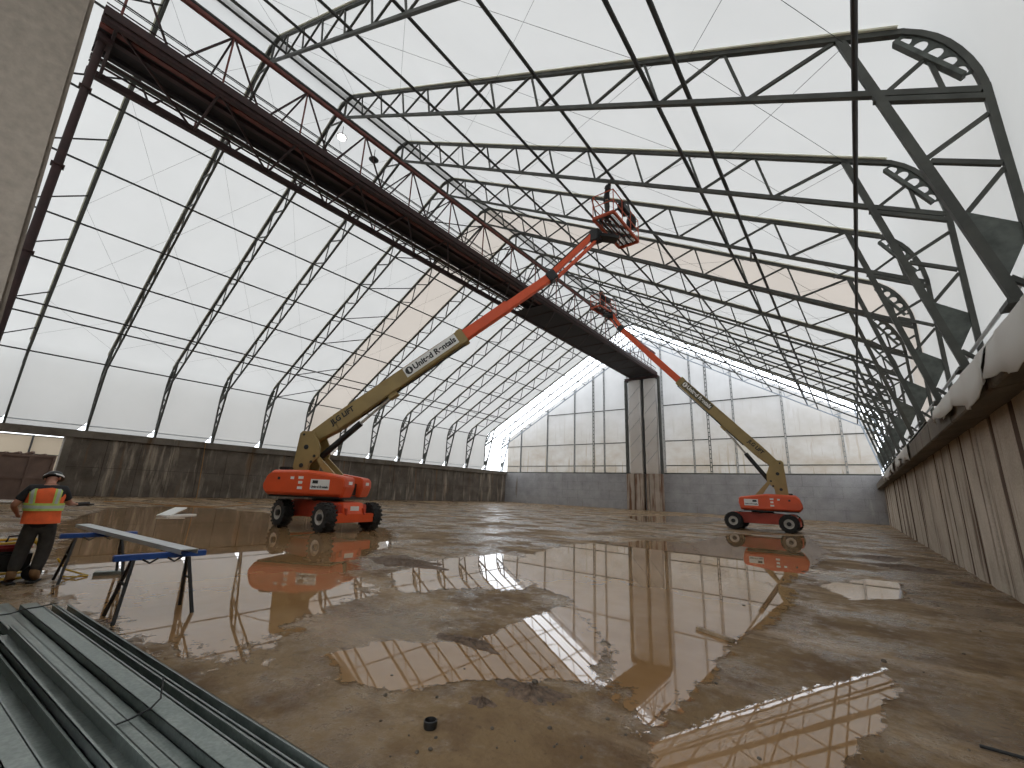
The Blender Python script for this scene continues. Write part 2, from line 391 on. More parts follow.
# ---- roof membrane: one panel per bay, last bay left open to the sky
FO = .10
def fab_profile():
    pr = [(2.82, 4.72), (2.82, 8.9)]+[(2.76, 9.58), (2.59, 10.22), (2.3, 10.8), (1.93, 11.16)]
    right = pr+[(-5, zout(-5)+.12), (-13.5, zout(-13.5)+.12), (RIDGE[0]+.35, zout(RIDGE[0]+.35)+.12)]
    left = [(lx(x), z) for x, z in right]
    return right, left[::-1]
fr, flf = fab_profile()
ceiling = MB().bar((RIDGE[0], -1.75, RIDGE[1]+.13), (RIDGE[0], YK[12], RIDGE[1]+.13), .5, .03).build('ceiling', 'fabric_white')
tag(ceiling, 'white translucent fabric roof over the hall', 'roof', kind='structure')
def fab_panel(y0, y1, mat, cut):
    prof = fr+flf; n = len(prof); NY = 6
    vs = []; fs = []
    for j in range(NY+1):
        t = j/NY; yy = y0+(y1-y0)*t; sag = -.05*math.sin(math.pi*t)
        for i, (x, z) in enumerate(prof):
            nx, nz = ((0, 1) if 5 < i < n-6 else ((1 if x > -20 else -1), .0))
            vs.append((x+nx*sag, yy, z+nz*sag))
    for j in range(NY):
        for i in range(n-1):
            if cut and j == NY-1 and i == n-2:      # open corner at the foot of the left leg
                a, b_, c_, d_ = j*n+i, j*n+i+1, (j+1)*n+i+1, (j+1)*n+i
                vs.append((prof[n-1][0], y1, 5.75)); e = len(vs)-1
                fs.append((a, b_, e, d_)); continue
            fs.append((j*n+i, j*n+i+1, (j+1)*n+i+1, (j+1)*n+i))
    return MB().add(vs, fs).build('fabric_panel', mat, ceiling, smooth=True)
ends = [-1.75]+YK
for j in range(len(ends)-2):
    k = j-1                                          # bay between trusses k and k+1
    o = fab_panel(ends[j], ends[j+1], 'fabric_tan' if k == 5 else 'fabric_white', True)
    if k == 5: o['label'] = 'tan tinted fabric bay'

# ---- far gable: cloth panels between columns and girts, steel columns
GX = [-47.3, -44.25, -38.9, -33.8, -30.5, -28.7, -24.95, -19.8, -16.0, -14.0, -11.0, -5.7, -.45, 2.3]
GZ = [ZE, 5.95, 9.25, 14.2, 19.3, 25.4]
def gz(x): return zout(x)-.05 if x > RIDGE[0] else zout(RIDGE[0]+(RIDGE[0]-x)*(XR_OUT-RIDGE[0])/(RIDGE[0]-XL_OUT))-.05
def clip(poly, inside, inter):
    out = []
    for i in range(len(poly)):
        a, b_ = poly[i-1], poly[i]
        if inside(b_):
            if not inside(a): out.append(inter(a, b_))
            out.append(b_)
        elif inside(a): out.append(inter(a, b_))
    return out
def clip_roof(poly):
    for sgn in (1, -1):
        def d(p_):
            zz = zout(p_[0]) if sgn == 1 else zout(RIDGE[0]+(RIDGE[0]-p_[0])*(XR_OUT-RIDGE[0])/(RIDGE[0]-XL_OUT))
            return zz-.1-p_[1]
        poly = clip(poly, lambda p_: d(p_) >= 0, lambda a, b_: tuple(a[i]+(b_[i]-a[i])*d(a)/(d(a)-d(b_)) for i in (0, 1)))
        if not poly: break
    return poly
gable = MB().box((XL, YE+.02, ZE), (XW, YE+.14, ZE+.16)).build('wall_gable', 'steel'); tag(gable, 'dirty white cloth gable with steel columns above the far wall', 'wall', kind='structure')
for i in range(len(GX)-1):
    for j in range(len(GZ)-1):
        pol = clip_roof([(GX[i], GZ[j]), (GX[i+1], GZ[j]), (GX[i+1], GZ[j+1]), (GX[i], GZ[j+1])])
        if len(pol) < 3: continue
        if max(p_[0] for p_ in pol)-min(p_[0] for p_ in pol) < .2: continue
        yy = YE+.30
        MB().add([(x, yy, z) for x, z in pol], [tuple(range(len(pol)))]).build('cloth_panel', 'fabric_gable', gable)
for i, x in enumerate(GX[1:-1]):
    dark = i in (3, 8); top = gz(x)-.25
    wd = .16 if not dark else .22
    q = MB()
    for s in (-1, 1): q.bar((x+s*wd/2, YE+.15, ZE), (x+s*wd/2, YE+.15, top), .05, .14, (1, 0, 0))
    z = ZE+.3
    while z < top-.4: q.bar((x, YE+.15, z), (x, YE+.15, z+.12), wd, .05, (1, 0, 0)); z += .55
    q.build('gable_column', 'steel' if dark else 'gable_steel_lit', gable)
for z in GZ[1:4]:
    for i in range(len(GX)-1):
        if i == 6: continue
        x0, x1 = GX[i]+.1, GX[i+1]-.1
        if min(gz(x0), gz(x1)) < z+.3: continue
        MB().bar((x0, YE+.2, z), (x1, YE+.2, z), .08, .12).build('girt', 'steel', gable)
# near gable cloth above the doorway wall
pol = clip_roof([(XL, ZT), (XW+.4, ZT), (XW+.4, 26), (XL, 26)])
tag(MB().add([(x, -1.8, z) for x, z in pol], [tuple(range(len(pol)))]).build('wall_gable_near', 'fabric_white'), 'white cloth gable above the doorway behind the camera', 'wall', kind='structure')
tag(MB().box((-3.0, -2.2, 4.5), (XW, -1.7, ZT)).build('trim_4', 'concrete_cap'), 'concrete lintel over the doorway behind the camera', 'lintel', kind='structure')
# annex seen through the opening in the left wall
ann = MB().add([(-54, -4, 0), (-54, 7, 0), (-54, 7, 4.7), (-54, -4, 4.7)], [(0, 1, 2, 3)]).build('wall_annex', 'fabric_annex'); tag(ann, 'tan cloth wall seen through the opening at the left', 'wall', kind='structure')
for yy in (.2, 3.2, 6.2): MB().box((-53.95, yy, 0), (-53.8, yy+.12, 4.7)).build('annex_post', 'steel_dark', ann)
for zz in (4.6, 3.1): MB().box((-53.9, -4, zz), (-53.82, 7, zz+.06)).build('annex_rail', 'steel_dark', ann)

# ================================================================ ROOF TRUSSES
ONX = [.9]+[-1.33-2.09*i for i in range(10)]          # outer panel points, right half
INX = [x+.36 for x in ONX[1:]]                         # inner panel points
LEG_TOP = (.90, zout(.90)); LEG_BOT = (2.42, 5.0)
def legx(z): return LEG_TOP[0]+(LEG_BOT[0]-LEG_TOP[0])*(LEG_TOP[1]-z)/(LEG_TOP[1]-LEG_BOT[1])
def make_truss(end=False):
    root = empty('roof_truss')
    st = 'end_steel_skylit' if end else 'steel'
    sd = (0, 1, 0)
    for mirror in (False, True):
        T = (lambda p_: (lx(p_[0]), 0, p_[1])) if mirror else (lambda p_: (p_[0], 0, p_[1]))
        def bar(a, b_, wd, ht, name, mat=st): return MB().bar(T(a), T(b_), wd, ht, sd).build(name, mat, root)
        # outer leg and knee curve
        q = MB(); pts = outer_right
        for a, b_ in zip(pts[:-1], pts[1:]): q.bar(T(a), T((b_[0]+(b_[0]-a[0])*.06, b_[1]+(b_[1]-a[1])*.06)), .12, .11, sd)
        q.build('leg_outer_chord', st, root)
        bar(KNEE, (RIDGE[0]+.5, zout(RIDGE[0]+.5)), .13, .12, 'outer_chord')
        bar((2.66, zin(2.66)), (RIDGE[0], zin(RIDGE[0])), .12, .12, 'inner_chord')
        bar((2.7, zin(2.7)-.15), (1.25, zin(1.25)-.15), .12, .10, 'eave_tie', 'steel')
        bar(LEG_TOP, LEG_BOT, .13, .15, 'leg_inner_chord')
        # light cloth edge along the outer chord
        q = MB().bar((T((1.8, zout(1.8)+.13))[0], .0, zout(1.8)+.085), (T((RIDGE[0]+.4, 0))[0], .0, zout(RIDGE[0]+.4)+.085), .24, .04, sd)
        q.build('cloth_edge', 'fabric_edge', root)
        # webs of the roof part
        for i, x in enumerate(ONX[1:]):
            bar((x, zout(x)), (x+.36, zin(x+.36)), .06, .07, 'web_post')
            nx = ONX[i+2]+.36 if i+2 < len(ONX) else RIDGE[0]+.25
            bar((x-.05, zout(x-.05)), (nx, zin(nx)), .07, .075, 'web_diagonal')
        bar((ONX[0]-.1, zout(ONX[0])), (INX[0], zin(INX[0])), .07, .08, 'web_diagonal')
        # eave box webs
        bar((1.42, zin(1.42)), (2.12, 10.25), .06, .07, 'web_diagonal')
        bar((2.12, 10.25), (2.22, zin(2.22)), .06, .07, 'web_post')
        bar((1.83, 7.97), (2.66, 7.5), .08, .09, 'leg_strut')
        bar((1.78, 8.05), (2.66, 8.55), .06, .075, 'web_diagonal')
        bar((2.12, 6.75), (2.66, 7.4), .06, .075, 'web_diagonal')
        # gusset plate with a cut lower corner
        pl = [(2.08, 6.78), (2.68, 6.32), (2.66, 6.0), (2.40, 5.45)]
        MB().prism([(T(p_)[0], p_[1]) for p_ in pl], -.025, .025).build('gusset_plate', 'gusset', root)
        bar((2.40, 5.42), (2.70, 5.1), .09, .08, 'foot_brace')
        MB().box((min(T((2.25, 0))[0], T((2.85, 0))[0]), -.25, 4.9), (max(T((2.25, 0))[0], T((2.85, 0))[0]), .25, 4.98)).build('base_plate', 'steel', root)
        # knee bracket: straight flange with arched cut-outs to the curve
        a, b_ = Vector((1.72, 10.90)), Vector((2.50, 9.50))
        MB().bar(T(a), T(b_), .16, .08, sd).build('knee_flange', 'gusset', root)
        q = MB(); nt_ = 6
        arc = [Vector(p_) for p_ in (KNEE, (2.12, 10.82), (2.33, 10.52), (2.49, 10.16), (2.60, 9.83), (2.67, 9.5))]
        for i in range(nt_-1):                         # arched cut-outs between short ribs
            m0, m1 = arc[i], arc[i+1]; c0, c1 = a.lerp(b_, i/(nt_-1)), a.lerp(b_, (i+1)/(nt_-1))
            pol = [m0, m1]
            for t, h in ((0, 0), (.14, 0), (.15, .42), (.24, .62), (.38, .72), (.5, .75), (.62, .72), (.76, .62), (.85, .42), (.86, 0), (1, 0)):
                pol.append(c1.lerp(c0, t).lerp(m1.lerp(m0, t), h))
            q.prism([(T(p_)[0], p_[1]) for p_ in pol], -.015, .015)
        q.build('knee_plate', 'gusset', root)
    # ridge: short collar and king post
    MB().bar((RIDGE[0]+.6, 0, zout(RIDGE[0]+.5)+.05), (lx(RIDGE[0]+.6), 0, zout(RIDGE[0]+.5)+.05), .17, .18, sd).build('ridge_cap', st, root)
    MB().bar((RIDGE[0], 0, RIDGE[1]-.2), (RIDGE[0], 0, zin(RIDGE[0])), .10, .10, sd).build('king_post', st, root)
    return root
proto = make_truss()
where = ['beside the camera doorway'] + ['']*13
for k in range(NK):
    if k == 0: t = proto
    elif k == 13: t = make_truss(True)
    else: t = copy_tree(proto)
    t.location = (0, YK[k], 0)
    if k == 13: lb = 'steel roof truss against the far gable, skylight painted in as a pale tone'
    elif k == 0: lb = 'steel roof truss nearest the camera, mostly hidden by the conveyor gallery'
    else: lb = 'grey steel lattice roof truss, %s from the camera end' % ORD[k]
    tag(t, lb, 'roof truss', 'roof trusses along the hall')

# purlins resting on the inner chords
PX = [1.0, -2.24, -3.16, -6.46, -9.5, -12.95, -16.2, -19.7]
names_p = ['at the eave', 'lower one of the close pair', 'upper one of the close pair', 'first above the close pair', 'second above the close pair', 'third above the close pair', 'fourth above the close pair', 'topmost beside the ridge']
for side in ('right', 'left'):
    for i, x in enumerate(PX):
        xx = x if side == 'right' else lx(x)
        zz = zin(x)+.16
        q = MB().tube([(xx, -1.7, zz), (xx, YK[13]+.3, zz)], .06 if i else .055, 8)
        tag(q.build('purlin', 'steel_dark', smooth=True), 'long dark steel purlin on the %s roof slope, %s' % (side, names_p[i]), 'purlin', 'purlins along the roof')
q = MB().tube([(RIDGE[0], -1.7, zin(RIDGE[0])+.1), (RIDGE[0], YK[13]+.3, zin(RIDGE[0])+.1)], .05, 8); tag(q.build('purlin', 'steel_dark', smooth=True), 'dark steel ridge purlin under the roof apex', 'purlin', 'purlins along the roof')
# pale ridge strip under the cloth beside the apex
for side in ('right', 'left'):
    x = -21.2 if side == 'right' else lx(-21.2)
    z = zout(-21.2)-.09
    tag(MB().bar((x, -.55, z), (x, YK[12], z), .18, .04).build('ridge_strip', 'steel'), 'grey flat strip along the ridge on the %s slope' % side, 'strip')
# tension pipes at the foot of the cloth
for side, x in (('right', 2.6), ('left', XL_OUT+.1)):
    tag(MB().tube([(x, -.5, 5.42), (x, YK[12], 5.42)], .04, 8).build('tension_pipe', 'white_steel', smooth=True), 'pale pipe holding the cloth hem along the %s wall' % side, 'pipe')
# thin diagonal bracing cables between trusses
cab = {}
for side in ('right', 'left'):
    segs = [(PX[2], PX[4]), (PX[4], PX[6]), (PX[6], PX[7]-1.2), (PX[0], PX[1])]
    for si, (xa, xb) in enumerate(segs):
        for di in (0, 1):
            f_ = (lambda x: x) if side == 'right' else lx
            a = (f_(xa), 0, zout(xa)-.12); b_ = (f_(xb), SP, zout(xb)-.12)
            if di: a = (f_(xa), SP, zout(xa)-.12); b_ = (f_(xb), 0, zout(xb)-.12)
            o = MB().tube([a, b_], .006, 4).build('bracing_cable', 'steel_dark')
            for k in range(0, 12):
                c = o if k == 0 else o.copy()
                if k: col.objects.link(c)
                c.location = (0, YK[k], 0)
                tag(c, 'thin bracing cable, %s slope, between %s and %s trusses, %s field, %s' % (side, ORD[k], ORD[k+1], ('lower', 'middle', 'ridge', 'eave')[si], ('rising away', 'rising toward camera')[di]), 'cable', 'bracing cables of the %s slope' % side)
# fly braces in the two braced bays
for side in ('right', 'left'):
    for y0, y1, nm in ((-1.65, YK[0], 'nearest'), (YK[4], YK[5], 'fifth')):
        for i, x in enumerate(PX):
            if i == 2: continue
            f_ = (lambda x: x) if side == 'right' else lx
            q = MB().tube([(f_(x), y0, zin(x)+.12), (f_(x-.6), y1, zout(x-.6)-.08)], .045, 6)
            tag(q.build('fly_brace', 'steel_dark'), 'short slanting strut in the %s bay, %s side, %s' % (nm, side, names_p[i].replace('close pair', 'paired purlins')), 'strut', 'slanting struts in the braced bays')

# tarps hanging over the right ledge
def tarp(y0, y1, label, seed):
    rnd = random.Random(seed); q = MB(); n = int((y1-y0)/.18)
    rowsn = 6; ph = rnd.random()*6
    for i in range(n+1):
        yy = y0+(y1-y0)*i/n
        drop = .46+.13*math.sin(yy*.9+ph)+.10*math.sin(yy*2.7+ph)+rnd.uniform(-.03, .03)
        prof = [(2.62, 4.88), (2.34, 4.82), (2.02, 4.38), (1.71, 3.98), (1.68, 3.98-drop*.5), (1.66, 3.98-drop)]
        for j, (x, z) in enumerate(prof):
            wv = .035*math.sin(yy*5.1+j)+.02*math.sin(yy*11+j*2)
            q.v.append((x+wv-.02, yy, z+wv*.6))
    for i in range(n):
        for j in range(rowsn-1): q.f.append((i*rowsn+j, i*rowsn+j+1, (i+1)*rowsn+j+1, (i+1)*rowsn+j))
    o = q.build('tarp', 'tarp', smooth='all'); tag(o, label, 'tarp', 'tarps over the right ledge')
    md = o.modifiers.new('t', 'SOLIDIFY'); md.thickness = .012
tarp(5.2, 8.6, 'white tarp draped over the right ledge, nearest the camera', 1)
tarp(8.75, 14.0, 'long white tarp draped over the right ledge beside the second truss leg', 2)
tarp(21.5, 27.5, 'short white tarp on the right ledge farther down the wall', 3)
tarp(30.0, 40.0, 'farthest white tarp on the right ledge near the far wall', 4)

# far pilaster and wrapped conveyor tower
pil = empty('conveyor_tower', (-22.4, 57.5, 0)); tag(pil, 'plastic wrapped conveyor support tower on a rust stained pier at the far wall', 'tower')
for a, b_ in ((-2.5, -1.35), (-1.3, -.15), (.3, .65), (.75, 2.4)):
    MB().box((a, .0, 0), (b_, .86, ZE-.02)).build('pier_block', 'concrete_rust', pil, bevel=.04)
for s, (a, b_) in enumerate(((-1.95, -.2), (.35, 2.0))):
    q = MB(); zs = [ZE, 6, 8, 10.2, 12.2, 12.6, 14.5, 16.5, 18.1]
    rnd = random.Random(s); nn = 8
    for z in zs:
        gw = .06 if abs(z-12.4) < .3 else 0
        for (x, y) in ((a, 0), ((a+b_)/2, -.06), (b_, 0), (b_, .8), (a, .8)):
            q.v.append((x+rnd.uniform(-.05, .05)+(gw if x == b_ else -gw if x == a else 0), y+.1+rnd.uniform(-.05, .03)-gw, z))
    for i in range(len(zs)-1):
        for j in range(5): q.f.append((i*5+j, i*5+(j+1) % 5, (i+1)*5+(j+1) % 5, (i+1)*5+j))
    q.f.append(tuple(5*(len(zs)-1)+j for j in range(5)))
    q.build('plastic_wrap', 'plastic_wrap', pil, smooth=True)
for x, wd, mt in ((-2.4, .3, 'steel'), (2.45, .35, 'steel'), (.08, .22, 'steel_dark')):
    MB().box((x-wd/2, .1, ZE), (x+wd/2, .45, 18.2)).build('tower_column', mt, pil)
for z in (7.0, 9.3, 11.6, 13.9, 16.2):
    for s in (-1, 1): MB().bar((-1.9 if s < 0 else .4, .0, z-.9), (-.2 if s < 0 else 2.0, .0, z+.9), .03, .035, (0, 1, 0)).build('tower_brace', 'gable_steel_lit', pil)
MB().box((-2.4, -.1, 18.05), (2.5, .8, 18.42)).build('tower_head', 'red_dark', pil)

# ================================================================ CONVEYOR GALLERY
cg = empty('conveyor_gallery', (-22.25, 0, 18.6)); tag(cg, 'long dark red conveyor gallery hung under the ridge', 'conveyor')
hx = 1.85; ht = 3.25; YA, YB = -.4, 58.2
for x, z, r, mt in ((-hx, .1, .30, 'red_dark'), (hx, 0, .26, 'red_dark'), (hx, ht, .20, 'red_steel'), (-hx, ht, .18, 'red_steel')):
    MB().bar((x, YA, z), (x, YB, z), r, r*1.1).build('chord', mt, cg, bevel=.03, seg=1)
step = 3.52; js = [.05+step*i for i in range(17)]
pp = {}
def piece(key, a, b_, r, mat, y, n=6):
    if key not in pp: pp[key] = MB().tube([a, b_], r, n).build(key.split('|')[0], mat, cg); pp[key].location = (0, y, 0)
    else: share(pp[key], key.split('|')[0], (0, y, 0), cg)
for i, y in enumerate(js):
    for s in (-1, 1):
        z0 = 0 if s > 0 else .1
        piece('post|%d' % s, (s*hx, 0, z0), (s*hx, 0, ht), .045, 'red_steel', y)
        if i < len(js)-1:
            piece('diagonal|%d' % s, (s*hx, 0, ht), (s*hx, step/2, z0), .05, 'red_dark', y)
            piece('diagonal|b%d' % s, (s*hx, step/2, z0), (s*hx, step, ht), .05, 'red_dark', y)
    piece('top_strut', (-hx, 0, ht), (hx, 0, ht), .045, 'red_dark', y)
    piece('bottom_strut', (-hx, 0, .05), (hx, 0, 0), .06, 'red_dark', y)
    if i < len(js)-1: piece('bottom_diagonal', (hx, 0, -.02), (-hx, step, .06), .055, 'red_dark', y)
MB().box((-.55, YA, .30), (hx-.12, YB, .42)).build('deck', 'deck_dark', cg)
MB().box((-.45, YA, .1), (-.25, YB, .3)).build('stringer', 'deck_dark', cg)
MB().box((.5, YA, .12), (.75, YB, .3)).build('stringer', 'red_dark', cg)
MB().box((1.15, YA, .08), (1.4, YB, .3)).build('stringer', 'red_steel', cg)
MB().box((hx-.1, YA, .05), (hx+.22, YB, .42)).build('kerb', 'red_dark', cg)
MB().box((-1.4, YA, .40), (-1.0, 30, .44)).build('walkway_grating', 'steel', cg)
for x, z in ((-.75, .35), (-.95, .30), (-1.45, .35)): MB().tube([(x, YA, z), (x, YB, z)], .05, 6).build('walkway_bearer', 'red_dark', cg)
MB().box((-hx, 30, .02), (hx, YB, .1)).build('underside_plate', 'deck_dark', cg)
for x, z in ((hx-.05, 1.15), (hx-.05, .75), (-1.5, 1.4)): MB().tube([(x, YA, z), (x, YB, z)], .028, 6).build('handrail', 'red_dark', cg)
for z in (.95, 1.05): MB().tube([(hx+.08, YA, z), (hx+.08, YB, z)], .02, 6).build('conduit', 'steel_dark', cg)
# near end support leg
sl = empty('support_column', (-21.4, -.2, 0)); tag(sl, 'dark steel pipe leg under the near end of the conveyor gallery', 'column')
MB().tube([(0, 0, 0), (0, 0, 18.4)], .13, 14).build('pipe', 'red_dark', sl, smooth=True)
MB().box((-.35, -.17, 0), (.35, .35, .06)).build('base_plate', 'steel_dark', sl); MB().box((-.3, -.15, 18.25), (.3, .3, 18.45)).build('head_plate', 'red_dark', sl)
for z in (9, 12.5, 16): MB().box((-.18, -.18, z), (.18, .18, z+.05)).build('flange', 'red_dark', sl)
# lamps on the gallery
def lamp(loc, lit, label):
    t = empty('work_lamp', loc); tag(t, label, 'lamp', 'lamps on the conveyor gallery')
    MB().tube([(0, 0, .75), (0, 0, .2)], .02, 6).build('stem', 'steel_dark', t)
    MB().lathe([(.06, .22), (.1, .2), (.30, 0), (.31, -.02)], (0, 0, 0), (0, 0, 1), 16).build('reflector', 'steel_dark', t)
    MB().lathe([(.05, .0), (.24, -.02), (.22, -.13), (.1, -.2), (.01, -.22)], (0, 0, 0), (0, 0, 1), 16).build('lens', 'lamp_glow' if lit else 'lift_black', t, smooth='all')
lamp((-22.0, 9.95, 22.2), True, 'glowing lamp hanging among the conveyor gallery trusses')
lamp((-22.0, 12.2, 22.2), False, 'unlit dark lamp hanging behind the glowing one')

# ================================================================ BOOM LIFTS
def text_mesh(s, size, name, mat, parent, M):
    cu = bpy.data.curves.new(name, 'FONT'); cu.body = s; cu.size = size; cu.extrude = .003; cu.offset = size*.035
    cu.align_x = 'CENTER'; cu.align_y = 'CENTER'
    tmp = bpy.data.objects.new('tmp', cu); col.objects.link(tmp)
    dg = bpy.context.evaluated_depsgraph_get(); me = bpy.data.meshes.new_from_object(tmp.evaluated_get(dg))
    bpy.data.objects.remove(tmp); me.name = name
    me.transform(M); me.materials.clear(); me.materials.append(MATS[mat])
    o = bpy.data.objects.new(name, me); col.objects.link(o); o.parent = parent
    return o
def frame_on(origin, xdir, zdir_up):       # text plane: x along xdir, y along up; normal = x cross y
    x = Vector(xdir).normalized(); yv = Vector(zdir_up); yv = (yv-x*yv.dot(x)).normalized(); z = x.cross(yv)
    return Matrix(((x.x, yv.x, z.x, origin[0]), (x.y, yv.y, z.y, origin[1]), (x.z, yv.z, z.z, origin[2]), (0, 0, 0, 1)))

def make_wheel(root, c, outward):
    q = MB(); r, wd = .52, .40; o_ = Vector(outward)
    q.lathe([(.27, -wd/2), (.44, -wd/2), (.50, -wd/2+.05), (.51, 0), (.50, wd/2-.05), (.44, wd/2), (.27, wd/2), (.27, wd/2-.07), (.05, wd/2-.08)], c, o_, 24)
    ax = o_.orthogonal().normalized(); bx = o_.cross(ax)
    for i in range(18):
        for s in (-1, 1):
            t = 2*math.pi*(i+(.5 if s > 0 else 0))/18
            rad = ax*math.cos(t)+bx*math.sin(t); tan = o_.cross(rad)
            p_ = Vector(c)+rad*.50+o_*(s*.03); e = Vector(c)+rad*.485+o_*(s*.205)+tan*.07
            q.bar(p_, e, .075, .075, tan)
    w_ = q.build('wheel', 'rubber', root, smooth=True)
    MB().lathe([(.28, wd/2-.05), (.27, wd/2+.005), (.235, wd/2-.01), (.20, wd/2-.06), (.12, wd/2-.05)], c, o_, 24).build('rim', 'rim', w_, smooth=True)
    MB().lathe([(.125, wd/2-.05), (.12, wd/2+.03), (.05, wd/2+.05)], c, o_, 12).build('hub', 'lift_black', w_, smooth=True)

def make_lift(loc, az, chassis_az, elev, L1, L2, jib_tip, plat, label, banner_dark=False, th=0.):
    root = empty('boom_lift', loc); tag(root, label, 'boom lift', 'boom lifts')
    RC = Matrix.Rotation(chassis_az, 4, 'Z'); RB = Matrix.Rotation(az, 4, 'Z')
    wb, tr = 1.48, 1.0
    for sx in (-1, 1):
        for sy in (-1, 1):
            c = RC @ Vector((sx*wb, sy*tr, .52)); o_ = (RC @ Vector((0, sy, 0)))
            make_wheel(root, c, o_)
        MB().box((sx*wb-.14, -tr+.1, .40), (sx*wb+.14, tr-.1, .64)).xf(RC).build('axle', 'lift_black', root, bevel=.03)
    MB().prism([(-1.75, .55), (-1.3, .42), (1.3, .42), (1.75, .55), (1.7, .98), (1.0, 1.06), (-1.0, 1.06), (-1.7, .98)], -.62, .62).xf(RC).build('chassis', 'lift_red', root, bevel=.03)
    for s in (-1, 1):
        q = MB(); a = s*1.72
        q.box((min(a, a+s*.22), -.82, .34), (max(a, a+s*.22), .82, .66))
        bp = q.xf(RC).build('bumper', 'lift_orange', root, bevel=.02)
        q = MB().prism([(a-s*.3, .64), (a+s*.18, .64), (a+s*.02, 1.04), (a-s*.3, 1.06)], -.48, .40)
        hd = q.xf(RC).build('axle_cover', 'lift_orange', root, bevel=.02)
        MB().bar((a+s*.125, -.2, .84), (a+s*.135, .16, .84), .16, .012, (0, 0, 1)).xf(RC).build('decal', 'label_white', hd)
        for yy in (-.42, .36): MB().box((min(a, a+s*.24), yy-.03, .6), (max(a, a+s*.24), yy+.03, .85)).xf(RC).build('tie_down', 'lift_red', hd)
    MB().lathe([(.6, 1.04), (.62, 1.1), (.62, 1.18), (.55, 1.2)], (0, 0, 0), (0, 0, 1), 24).build('slew_ring', 'lift_black', root)
    MB().box((-1.9, -1.05, 1.16), (1.0, 1.05, 1.26)).xf(RB).build('turntable', 'lift_black', root, bevel=.02)
    # hoods either side of the boom well
    prof = [(-1.95, 1.22), (-2.1, 1.42), (-2.1, 1.62), (-1.98, 2.0), (-1.8, 2.17), (-.3, 2.20), (1.12, 2.0), (1.22, 1.92), (1.24, 1.62), (1.14, 1.22)]
    for s in (-1, 1):
        y0, y1 = s*.36, s*1.22
        q = MB(); n = len(prof)
        cz = 1.70
        for yy, sc_ in ((y0, 1.0), (s*1.06, 1.0), (y1, .93)):
            for x, z in prof: q.v.append((x*(1 if sc_ == 1 else .985), yy, cz+(z-cz)*(1 if sc_ == 1 else .80)))
        for j in range(2):
            for i in range(n): q.f.append((j*n+i, j*n+(i+1) % n, (j+1)*n+(i+1) % n, (j+1)*n+i))
        q.f.append(tuple(range(n))); q.f.append(tuple(range(3*n-1, 2*n-1, -1)))
        h = q.xf(RB).build('hood', 'lift_orange', root, bevel=.025)
        yo = s*1.232
        xs = .25 if s < 0 else .55
        MB().box((xs-.38, min(yo, yo-s*.012), 1.48), (xs+.38, max(yo, yo-s*.012), 1.86)).xf(RB).build('decal', 'label_white', h)
        xd = (1, 0, 0) if s < 0 else (-1, 0, 0)
        lt = MB().box((-.3+xs, min(yo+s*.008, yo), 1.70), (-.08+xs, max(yo+s*.008, yo), 1.82)).xf(RB).build('logo', 'ink', h)
        text_mesh('United Rentals', .115, 'lettering', 'ink', h, RB @ frame_on((xs, yo+s*.006, 1.58), xd, (0, 0, 1)))
        for i, (xx, zz, wd_) in enumerate(((-.55, 1.9, .2), (-.55, 1.72, .16), (-.55, 1.52, .2), (-.9, 1.88, .14))):
            MB().box((xx-wd_/2, min(yo, yo-s*.01), zz-.05), (xx+wd_/2, max(yo, yo-s*.01), zz+.05)).xf(RB).build('notice', 'label_white', h)
        MB().box((-1.5, min(yo, yo-s*.02), 1.8), (-1.4, max(yo, yo-s*.02), 1.9)).xf(RB).build('latch', 'lift_black', h)
        MB().box((1.235, s*.75-.14, 1.70), (1.25, s*.75+.14, 1.82)).xf(RB).build('notice', 'label_white', h)
    MB().prism([(-2.05, 1.3), (-2.05, 1.95), (-1.85, 2.14), (-1.45, 2.18), (-1.45, 1.3)], -.3, .3).xf(RB).build('counterweight', 'lift_red', root, bevel=.04)
    MB().box((-1.4, -.28, 1.3), (1.0, .28, 1.75)).xf(RB).build('boom_well', 'lift_black', root)
    MB().box((-1.75, -.9, 2.19), (-1.3, -.6, 2.30)).xf(RB).build('exhaust', 'lift_black', root, bevel=.03)
    # tower of two plates
    tp = [(-1.38, 4.16), (-1.28, 4.28), (-.82, 4.28), (-.62, 3.95), (-.42, 3.45), (-.42, 3.0), (-.78, 2.55), (-.85, 1.9), (-1.5, 1.9)]
    sq = lambda z: z if z < 2 else 2+(z-2)*(1+th/2.0)
    tp = [(x, sq(z)) for x, z in tp]
    piv = Vector((-1.02, 0, sq(3.93)))
    for s in (-1, 1):
        p_ = MB().prism(tp, s*.36, s*.44).xf(RB).build('tower_plate', 'lift_cream', root)
        for (x, z, r) in ((-1.02, 3.45, .10), (-1.12, 2.5, .09), (-.62, 3.0, .06), (-.72, 2.7, .06), (-1.2, 4.1, .05)):
            MB().lathe([(r, .0), (r, .015), (r*.3, .02)], (x, s*.44, sq(z)), (0, s, 0), 12).xf(RB).build('pin', 'lift_black', p_)
        MB().prism([(-.62, sq(2.95)), (-.45, sq(3.0)), (.32, 2.12), (.32, 1.95), (.05, 1.95)], s*.30, s*.40).xf(RB).build('tower_stay', 'lift_cream', root)
    MB().box((-1.4, -.36, 2.2), (-1.25, .36, sq(4.1))).xf(RB).build('tower_back', 'lift_cream', root)
    # boom
    d = Vector((math.cos(elev), 0, math.sin(elev))); u = Vector((-math.sin(elev), 0, math.cos(elev)))
    def P(t, h=0, y=0): return RB @ (piv+d*t+u*h+Vector((0, y, 0)))
    yv = RB @ Vector((0, 1, 0))
